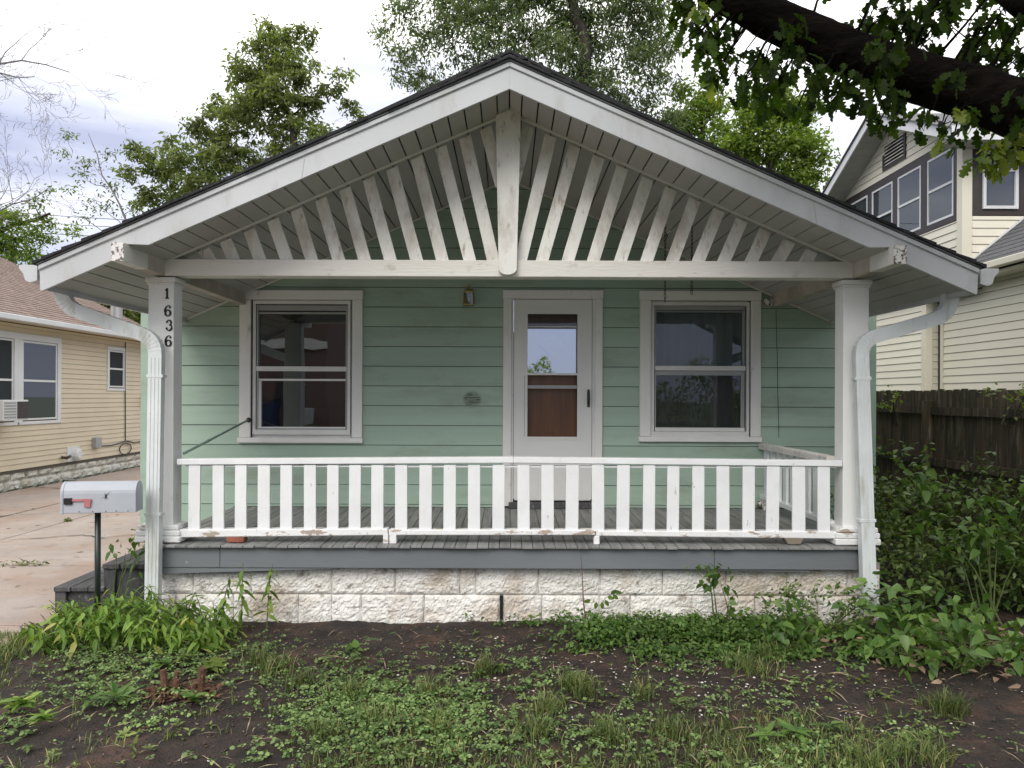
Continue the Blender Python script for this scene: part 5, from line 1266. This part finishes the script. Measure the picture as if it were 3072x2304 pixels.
# right side thicket between porch and fence
G = 'shrubs filling the gap between porch and fence'
shrub('shrub', 'dense fine-leaved dark shrub right beside the right porch post', 'shrub', (3.35, 7.4, .62), (.42, .7, .55), 1100, 'leaf_shrub', .062, 'oval', .5, 200, 31, group=G)
shrub('shrub', 'upright shrub with lighter leaf tips in front of the fence post', 'shrub', (4.0, 7.9, .68), (.5, .7, .62), 1000, 'leaf_shrub', .08, 'oval', .5, 200, 32, group=G)
shrub('shrub', 'tall dark shrub at the right picture edge against the fence', 'shrub', (4.45, 7.1, .60), (.5, .6, .60), 1200, 'leaf_shrub', .068, 'oval', .5, 200, 33, group=G)
shrub('shrub', 'low dark spreading shrub below the right downspout foot', 'shrub', (3.55, 6.45, .34), (.65, .5, .36), 1500, 'leaf_shrub', .055, 'oval', .55, 250, 34, group=G)
shrub('shrub', 'broad low thicket at the right edge in front of the tall dark shrub', 'shrub', (4.3, 6.2, .36), (.6, .5, .38), 1300, 'leaf_shrub', .068, 'oval', .5, 250, 35, group=G)
shrub('broadleaf_plant', 'small broadleaf plant with bright leaves rising before the fence post', 'plant', (3.75, 7.0, .95), (.25, .2, .25), 60, 'leaf_broad', .11, 'heart', .6, 60, 36, droop=(-.1, .9), stem_mat='stem_green')
shrub('broadleaf_plant', 'sprawling bright broadleaf plant in the right foreground corner', 'plant', (3.0, 5.05, .16), (.68, .38, .18), 420, 'leaf_broad', .09, 'heart', .58, 300, 37, droop=(-.1, .9), stem_mat='stem_green')
shrub('broadleaf_plant', 'broadleaf plant with big pale leaves below the right foundation corner', 'plant', (2.95, 5.55, .28), (.28, .2, .25), 90, 'leaf_broad', .11, 'heart', .58, 70, 38, droop=(-.5, .6), stem_mat='stem_green')
shrub('broadleaf_plant', 'clump of round-leaved plant left of the right downspout foot', 'plant', (1.95, 5.35, .16), (.20, .2, .16), 110, 'leaf_broad', .075, 'heart', .7, 110, 39, droop=(0, .9), stem_mat='stem_green')
shrub('weed_clump', 'dense small-leaved weeds growing round the right downspout foot', 'plant', (2.35, 5.65, .18), (.55, .25, .24), 900, 'leaf_shrub', .038, 'oval', .6, 200, 40, stem_mat='stem_green')
shrub('weed_clump', 'taller three-leaved weed leaning against the foundation near its right end', 'plant', (1.62, 5.72, .30), (.22, .12, .24), 60, 'leaf_broad', .07, 'oval', .55, 60, 41, stem_mat='stem_green', droop=(0, 1))
shrub('creeper', 'pale creeper sprig hanging over the fence top at the right edge', 'plant', (4.75, 7.25, 1.78), (.15, .3, .18), 70, 'leaf_maple', .055, 'oval', .6, 70, 42, base=(4.78, 7.3, 1.5))
shrub('creeper', 'thin creeper sprig over the fence beside the green house corner', 'plant', (4.7, 9.4, 1.72), (.2, .35, .14), 60, 'leaf_maple', .05, 'oval', .5, 60, 43, base=(4.78, 9.5, 1.4))
shrub('broadleaf_plant', 'bright green broadleaf plant rising halfway between the downspout and the right edge', 'plant', (3.75, 6.0, .62), (.38, .25, .28), 130, 'leaf_broad', .095, 'heart', .6, 130, 44, droop=(-.1, .9), stem_mat='stem_green')
shrub('broadleaf_plant', 'loose large-leaved plant at the right picture edge below the fence rails', 'plant', (4.35, 6.6, .9), (.35, .25, .25), 90, 'leaf_broad', .09, 'oval', .55, 90, 45, droop=(-.3, .9), stem_mat='stem_green')
# left clump of long leaves
shrub('seedling', 'small leafy twig poking up between the mailbox pole and the wooden steps', 'plant', (-3.02, 6.0, .52), (.16, .1, .12), 34, 'leaf_broad', .07, 'oval', .45, 34, 46, droop=(0, 1), stem_mat='stem_green')
def clump():
    r = np.random.default_rng(50)
    root = empty('perennial_clump', 'lush clump of long pointed leaves at the foot of the mailbox and left downspout', 'plant', (-2.9, 5.5, 0))
    P, A, S, F_ = [], [], [], []; m = MB()
    shoots = []
    for k in range(120):
        x = r.uniform(-3.22, -1.95); y = r.uniform(5.2, 5.78); h = (.36-.15*abs((x+2.65)/.7)**1.5-.22*max(0, 5.5-y))*r.uniform(.7, 1.1)
        shoots.append((x, y, h, r.normal(0, .08)-.08, r.uniform(-.2, .0)))
    for (x, y, h) in ((-1.98, 5.72, .52), (-1.80, 5.74, .50), (-2.12, 5.7, .42)): shoots.append((x, y, h, r.uniform(.02, .12), -.05))
    fw = []
    for (x, y, h, lx, ly) in shoots:
        p = [Vector((x, y, 0)), Vector((x+lx*.35, y+ly*.35, h*.6)), Vector((x+lx, y+ly, h))]; m.tube(p, [.005, .004, .002], 4, False)
        nl = max(7, int(h*36))
        for i in range(nl):
            t = .2+.8*i/nl; q = p[0]*(1-t)**2+p[1]*2*t*(1-t)+p[2]*t*t
            a = i*2.4+r.uniform(-.4, .4); P.append(np.array(q)); fw.append(a); S.append(r.uniform(.10, .155)*(1.15-.45*t))
    m.build('stems', m_['stem_green'], root, kind='stuff')
    M = rot_mats(len(P), r, (-.1, 1.0), .3, yaw=np.array(fw))
    leaf_parts(root, leaf_template('lance', 1, .27), np.array(P), M, np.array(S), m_['leaf_clump'], 300)
clump()
def rosette(name, label, c, n, ll, leaf, kind, w, seed, pit=(-.7, .1), cat='plant', parts=True, h=0.02):
    r = np.random.default_rng(seed); c = Vector(c); root = empty(name, label, cat, c)
    P = np.array([[c.x+r.normal(0, .012), c.y+r.normal(0, .012), h+r.uniform(0, .03)] for _ in range(n)]); yaw = np.arange(n)*2.4
    leaf_parts(root, leaf_template(kind, 1, w), P, rot_mats(n, r, pit, .2, yaw=yaw), r.uniform(.7, 1.1, n)*ll, m_[leaf], n)
# stump with bark chips and plants round it
sp = gp(540, 2080)
stp = empty('shrub_stump', 'splintered reddish brown shrub stump with bark debris in the front bed', 'stump', sp)
for k, (dx, dy, h, r0, tx) in enumerate(((-.09, .02, .15, .022, -.02), (-.05, .05, .13, .018, .01), (-.02, 0, .10, .02, .0), (.10, .03, .16, .026, .02), (.06, .0, .08, .016, .03), (-.12, -.03, .07, .018, -.03))):
    b = sp+Vector((dx, dy, -.02)); MB().tube([b, b+Vector((tx*.5, 0, h*.5)), b+Vector((tx, 0, h))], [r0*1.3, r0, r0*.85], 8).build('cut_stem', m_['bark_red'], stp)
r = np.random.default_rng(60); n = 260
P = np.stack([sp.x+r.normal(0, .11, n), sp.y+r.normal(0, .07, n), np.abs(r.normal(.01, .012, n))], 1)
scatter('bark_debris', leaf_template('dia', 1, .3), P, rot_mats(n, r, (-.4, .4), .5), r.uniform(.03, .09, n), m_['bark_red'], parent=stp, kind='stuff')
for i, (px_, py_, n, ll, lf, kd, w, lab) in enumerate((
    (350, 2110, 16, .12, 'leaf_broad', 'lance', .26, 'star-shaped pale weed left of the shrub stump'),
    (270, 2120, 12, .10, 'leaf_broad', 'lance', .3, 'pale lobed weed further left of the shrub stump'),
    (550, 1990, 22, .10, 'weed', 'lance', .2, 'feathery light green weed just behind the shrub stump'),
    (480, 2010, 10, .09, 'leaf_broad', 'heart', .7, 'broad bluish leaves behind the left of the stump'),
    (630, 2010, 10, .10, 'leaf_maple', 'heart', .6, 'yellow-green seedling leaning out to the right of the stump'),
    (575, 2120, 9, .085, 'leaf_broad', 'oval', .55, 'grey-green four-leaved seedling in front of the stump'),
    (1060, 1960, 8, .09, 'leaf_broad', 'heart', .6, 'low heart-leaved seedling in the middle of the clover'),
    (1500, 2020, 26, .05, 'leaf_shrub', 'oval', .4, 'small dark bushy weed in the bare middle of the bed'),
    (2390, 2220, 14, .12, 'leaf_broad', 'lance', .3, 'long-leaved weed clump at the bottom right'),
    (2300, 2230, 10, .10, 'leaf_broad', 'lance', .32, 'smaller long-leaved weed left of the bottom right clump'),
    (2500, 2200, 10, .11, 'leaf_broad', 'lance', .28, 'spreading long-leaved weed right of the bottom right clump'),
    (2030, 2130, 9, .07, 'weed', 'oval', .45, 'pale crinkled rosette in the right half of the bed'),
    (2720, 2240, 12, .05, 'leaf_shrub', 'round', .9, 'small dark round-leaved rosette in the bare soil at right'),
    (2790, 2230, 12, .05, 'leaf_shrub', 'oval', .6, 'variegated small rosette beside the round-leaved one'),
    (1960, 1790, 0, 0, '', '', 0, ''))):
    if n: rosette('weed', lab, gp(px_, py_), n, ll, lf, kd, w, 70+i)
rosette('weed', 'bushy light green weed at the left edge of the bed', gp(60, 2150), 40, .10, 'leaf_clump', 'oval', .4, 99, h=.06)
rosette('weed', 'second bushy weed just right of the left edge', gp(130, 2190), 26, .08, 'leaf_clump', 'oval', .4, 98, h=.05)
# dead red stem with a leafy twig in front of the foundation
sp2 = at(1757, 1868, 5.9); sap = empty('sapling', 'thin reddish bare sapling stem with one leafy twig before the foundation', 'sapling', (sp2.x, 5.86, 0))
ps = [at(1757, 1868, 5.86), at(1750, 1800, 5.86), at(1746, 1720, 5.86), at(1742, 1660, 5.85)]
MB().tube(ps, [.006, .005, .003, .002], 5).build('stem', m_['stem_red'], sap)
MB().tube([at(1748, 1775, 5.86), at(1775, 1762, 5.84), at(1800, 1752, 5.84)], [.003, .002, .001], 4).build('twig', m_['stem_red'], sap)
tg = [at(1803, 1868, 5.84), at(1803, 1818, 5.84), at(1815, 1795, 5.82), at(1845, 1776, 5.8)]
MB().tube(tg, [.003, .003, .002, .001], 4).build('twig', m_['stem_green'], sap)
lm = np_mesh('leaf', *leaf_template('oval', 1, .55), m_['leaf_shrub'])
for k, (a, b, ang) in enumerate(((1772, 1800, 200), (1790, 1806, 260), (1805, 1806, 280), (1822, 1790, -20), (1815, 1800, -60), (1832, 1780, 20), (1845, 1776, -10), (1838, 1784, -40))):
    q = at(a, b, 5.8); mm = Matrix.Translation(q) @ Matrix.Rotation(R(ang-90), 4, 'Y').inverted() @ Matrix.Rotation(R(90), 4, 'X') @ Matrix.Scale(.06, 4)
    link('leaf', lm, sap, mm)
for k, (x0, y0, x1_, y1_, Yp, lab) in enumerate(((2205, 1872, 2180, 1782, 5.8, 'dry curved grass stalk before the middle of the foundation'), (2130, 1860, 2036, 1818, 5.8, 'second dry grass stalk leaning left along the foundation'))):
    st_ = empty('grass_stalk', lab, 'grass stalk', at(x0, y0, Yp)); a, b = at(x0, y0, Yp), at(x1_, y1_, Yp)
    MB().tube([a, a.lerp(b, .5)+Vector((0, 0, .04)), b], [.002, .0015, .003], 4).build('stalk', m_['chips'], st_)

# ------------------------------------------------------------------ ground cover
def inview(x, y): return abs(x) < .70*y+.3
def patch_points(patches, r, zfun=None):
    out = []
    for (a, b, ra, rb, n) in patches:
        px_ = r.normal(a*1.3888, ra*1.3888*.5, n); py_ = r.normal(b*1.3888, rb*1.3888*.5, n)
        for x, y in zip(px_, py_):
            if y < 1845: continue
            q = gp(x, y)
            if q.y > 5.9 or q.x < -3.6: continue
            out.append((q.x, q.y, soil_z(q.x, q.y)))
    return np.array(out)
r = np.random.default_rng(100)
CL = [(q[0], q[1], q[2], q[3], int(q[4]*.5)) for q in [(180,1440,110,50,420),(310,1430,170,50,520),(430,1430,120,40,260),(260,1510,190,50,300),(30,1570,60,60,90),(330,1560,60,30,40),(740,1430,70,35,170),(800,1480,120,55,460),(890,1530,150,60,650),(760,1550,100,50,300),(1000,1500,80,40,220),(1000,1410,120,25,110),(1130,1440,60,25,90),(1180,1480,90,40,140),
      (640,1560,100,60,260),(900,1610,250,60,650),(1250,1590,120,60,200),(1380,1560,100,50,120),(1500,1440,150,40,130),(1700,1500,150,60,140),(1750,1630,100,50,130),(1950,1600,180,60,110),(600,1460,120,60,130),(1450,1520,250,60,160),(620,1640,250,40,120),(1500,1640,500,40,240),(350,1380,120,20,160),(550,1400,120,25,110),(300,1480,250,60,260),(1050,1560,150,60,300),(700,1500,150,60,250)]]
c = patch_points(CL, r); 
# each plant: three to five round leaflets
P = []; S = []
for (x, y, z) in c:
    h = r.uniform(.012, .055); k = r.integers(3, 6); sz = r.uniform(.010, .024); a0 = r.uniform(0, 6.3)
    for i in range(k): a = a0+i*2*np.pi/k; P.append((x+.006*np.cos(a), y+.006*np.sin(a), z+h, a)); S.append(sz*r.uniform(.8, 1.15))
P = np.array(P); M = rot_mats(len(P), r, (-.5, .35), .35, yaw=P[:, 3])
scatter('clover', leaf_template('round', 1, .85), P[:, :3], M, S, m_['clover'], kind='stuff', label='low clover and ground ivy spread over the front bed', cat='ground cover')
# leafy strip along the foundation
ST = [(1150,1345,60,12,60),(1250,1350,80,16,120),(1330,1358,100,24,330),(1430,1360,110,26,420),(1530,1365,110,30,460),(1620,1375,110,34,460),(1700,1390,90,34,320),(1300,1390,110,18,160),(1420,1410,60,20,80),(1560,1410,120,24,140),(1020,1345,30,8,16),(1880,1400,80,30,200)]
c = patch_points(ST, r); P = []; S = []
for (x, y, z) in c:
    h = r.uniform(.02, .13)*(1.2 if y > 5.4 else .6); a0 = r.uniform(0, 6.3); sz = r.uniform(.022, .042)
    for i in range(4): a = a0+i*1.57; P.append((x+.01*np.cos(a), y+.01*np.sin(a), z+h*(.6+.1*i), a)); S.append(sz)
P = np.array(P); M = rot_mats(len(P), r, (-.4, .8), .4, yaw=P[:, 3])
scatter('ground_ivy', leaf_template('heart', 1, .75), P[:, :3], M, S, m_['leaf_broad'], kind='stuff', label='thick strip of low leafy weeds along the foot of the white foundation', cat='ground cover')
# mixed small weeds: rosettes of pointed leaves everywhere
n = 1500; P = []; S = []
for _ in range(n):
    y = 1.9+4.0*r.uniform()**.8; x = r.uniform(-.72*y-.2, .72*y+.2)
    if x < -3.5 or noise.noise(Vector((x*1.3, y*1.3, 9))) < -.05 or (y > 5.0 and abs(x) < 1.6 and r.uniform() < .75): continue
    k = r.integers(3, 8); sz = r.uniform(.018, .05); a0 = r.uniform(0, 6.3); z = soil_z(x, y)+.006
    for i in range(k): a = a0+i*6.28/k+r.uniform(-.2, .2); P.append((x, y, z+r.uniform(0, .02), a)); S.append(sz*r.uniform(.7, 1.2))
P = np.array(P); M = rot_mats(len(P), r, (-.7, .1), .3, yaw=P[:, 3])
scatter('small_weeds', leaf_template('oval', 1, .42), P[:, :3], M, S, m_['weed'], kind='stuff', label='small pointed-leaf weeds dotted over the soil', cat='ground cover')
# grass
def grass(n, pick, lo, hi, name, label, seed, tuft=7):
    r = np.random.default_rng(seed); V = []; Fq = []; k = 0
    while k < n:
        x, y = pick(r)
        if x < -3.75 or x > .75*y+.4: k += 1; continue
        z = soil_z(x, y)-.004
        for _ in range(tuft):
            a = r.uniform(0, 6.28); l = r.uniform(lo, hi); ln_ = r.uniform(.15, 1.0); w_ = r.uniform(.0016, .0034)
            bxx, byy = x+r.normal(0, .012), y+r.normal(0, .012); dx, dy = np.cos(a), np.sin(a); sx, sy = -dy*w_, dx*w_
            nV = len(V)
            for t, ww in ((0, 1), (.45, .9), (.8, .6)):
                o_ = ln_*l*t*t; zz = z+l*(t-.35*ln_*t*t)
                V += [(bxx+dx*o_-sx*ww, byy+dy*o_-sy*ww, zz), (bxx+dx*o_+sx*ww, byy+dy*o_+sy*ww, zz)]
            o_ = ln_*l; V += [(bxx+dx*o_-sx*.1, byy+dy*o_-sy*.1, z+l*(1-.35*ln_)), (bxx+dx*o_+sx*.1, byy+dy*o_+sy*.1, z+l*(1-.35*ln_))]
            for q in (0, 2, 4): Fq.append((nV+q, nV+q+1, nV+q+3, nV+q+2))
        k += 1
    link(name, np_mesh(name, np.array(V), np.array(Fq), m_['grass']), kind='stuff', label=label, cat='grass')
def pick_front(r):
    while True:
        y = r.uniform(1.9, 4.7); x = r.uniform(-.72*y, .72*y)
        d = 1.0 if y < 3.75 else max(0, 1-(y-3.75)/.7)
        nn = noise.noise(Vector((x*1.1, y*1.4, 1)))
        if x > 1.9 and y > 3.2: d *= .25
        if x < -.95 and y < 4.2: d *= .12
        if r.uniform() < d*(.62+1.3*nn): return x, y
grass(3600, pick_front, .02, .085, 'grass', 'patchy lawn grass along the bottom of the view', 200, 6)
TF = [gp(a*1.3888, b*1.3888) for a, b in ((930, 1500), (1230, 1490), (1255, 1500), (1380, 1500), (1050, 1450), (820, 1560), (960, 1570), (1150, 1590), (560, 1430), (590, 1450), (1310, 1600), (1460, 1590), (2040, 1530), (2060, 1540), (2010, 1640), (1850, 1650), (700, 1600), (1650, 1420), (1600, 1440), (1700, 1410), (1640, 1450), (1180, 1540), (760, 1500), (640, 1480), (1930, 1640))]
def pick_tuft(r):
    q = TF[r.integers(len(TF))]; return q.x+r.normal(0, .055), q.y+r.normal(0, .05)
grass(600, pick_tuft, .06, .15, 'grass_tufts', 'taller grass tufts standing out of the front bed', 201, 6)
def pick_edge(r):
    t = r.uniform(); x = -3.62+.10*r.normal()+.12*(1-t); y = 3.2+2.45*t; return x+abs(r.normal(0, .18)), y
grass(1300, pick_edge, .03, .09, 'verge_grass', 'bright grass fringe along the driveway edge', 202, 6)
def pick_joint(r):
    k = r.integers(3)
    if k == 0: return -3.6, 5.5
    return -3.6, 5.6
# weeds in the driveway joints
n = 0; P = []; S = []
for (x0, x1_, y0) in ((-6.1, -5.35, 7.86), (-5.2, -4.75, 7.86), (-6.1, -6.05, 10.6), (-4.6, -4.0, 9.3)):
    for _ in range(70): P.append((r.uniform(x0, x1_), y0+r.normal(0, .02), r.uniform(0, .05), r.uniform(0, 6.3))); S.append(r.uniform(.03, .06))
P = np.array(P); scatter('joint_weeds', leaf_template('oval', 1, .35), P[:, :3], rot_mats(len(P), r, (-.8, .5), .5, yaw=P[:, 3]), S, m_['weed'], kind='stuff', label='small weeds growing in the driveway joints', cat='weeds')
# pebbles, chips, dead leaves
def pebbles(n, seed, name, mt, smin, smax, xr_, yr_, label, cat):
    r = np.random.default_rng(seed); base = np.array([(1, 0, 0), (-1, 0, 0), (0, 1, 0), (0, -1, 0), (0, 0, 1), (0, 0, -1)], float)
    Fc = np.array([(0, 2, 4), (2, 1, 4), (1, 3, 4), (3, 0, 4), (2, 0, 5), (1, 2, 5), (3, 1, 5), (0, 3, 5)])
    P = []; 
    for _ in range(n):
        x = r.normal(*xr_); y = r.normal(*yr_)
        if y > 5.8 or x < -3.4 or y < 1.9: continue
        P.append((x, y, soil_z(x, y)+.004))
    P = np.array(P); n = len(P); V = base[None]*r.uniform(.5, 1.1, (n, 6, 1))*r.uniform(smin, smax, (n, 1, 1))*np.array([1, .8, .45]); V += r.normal(0, .1, V.shape)*smin
    a = r.uniform(0, 6.3, n); c_, s_ = np.cos(a), np.sin(a); X = V[..., 0]*c_[:, None]-V[..., 1]*s_[:, None]; Y = V[..., 0]*s_[:, None]+V[..., 1]*c_[:, None]; V[..., 0] = X; V[..., 1] = Y
    V += P[:, None, :]; FF = (Fc[None]+(np.arange(n)*6)[:, None, None]).reshape(-1, 3)
    link(name, np_mesh(name, V.reshape(-1, 3), FF, m_[mt]), kind='stuff', label=label, cat=cat)
pebbles(330, 300, 'pebbles', 'pebble', .004, .018, (.8, 1.0), (4.6, .55), 'pale pebbles and shell bits scattered on the dark soil', 'pebbles')
pebbles(380, 301, 'pebbles', 'pebble', .003, .009, (0, 2.2), (4.4, .9), 'tiny pale grit across the whole bed', 'pebbles')
mat('soil_dry', (.085, .058, .044), (.045, .031, .024), 30, .95)
pebbles(6000, 302, 'soil_crumbs', 'soil_dry', .004, .016, (.5, 2.4), (4.4, 1.0), 'crumbs and clods of dark earth over the whole bed', 'soil')
n = 3200; x = r.normal(.3, 2.0, n); y = r.uniform(2.2, 5.85, n); k = (x > -3.5); x, y = x[k], y[k]; n = len(x)
P = np.stack([x, y, [soil_z(a, b)+.006 for a, b in zip(x, y)]], 1)
ns3 = 900; xs3 = r.normal(.2, 1.9, ns3); ys3 = r.uniform(2.2, 5.8, ns3); k3 = xs3 > -3.3; xs3, ys3 = xs3[k3], ys3[k3]
scatter('dead_stems', leaf_template('dia', 1, .05), np.stack([xs3, ys3, [soil_z(a, b)+.008 for a, b in zip(xs3, ys3)]], 1), rot_mats(len(xs3), r, (-.3, .05), .3), r.uniform(.05, .17, len(xs3)), mat('straw', (.42, .34, .22), (.25, .19, .12), 30, .9), kind='stuff', label='dry straw-coloured dead stems lying among the weeds', cat='dead stems')
scatter('leaf_litter', leaf_template('dia', 1, .35), P, rot_mats(n, r, (-.15, .15), .3), r.uniform(.010, .042, n), m_['chips'], kind='stuff', label='brown twigs and leaf litter on the soil', cat='leaf litter')
n = 420; x = r.normal(3.1, .45, n); y = r.normal(5.35, .28, n); P = np.stack([x, y, np.abs(r.normal(.03, .02, n))], 1)
scatter('dry_leaves', leaf_template('oval', 1, .4), P, rot_mats(n, r, (-.3, .3), .6), r.uniform(.04, .09, n), mat('dry_leaf', (.30, .20, .13), (.2, .13, .09), 30, .8), kind='stuff', label='pale dry leaves heaped under the right-hand plants', cat='leaf litter')
n = 70; P = np.stack([r.uniform(-8, -3.7, n), r.uniform(5, 13, n), np.full(n, .008)], 1)
scatter('twigs', leaf_template('dia', 1, .18), P, rot_mats(n, r, (-.05, .05), .1), r.uniform(.03, .12, n), m_['bark'], kind='stuff', label='dark twigs and leaf bits lying on the driveway', cat='leaf litter')
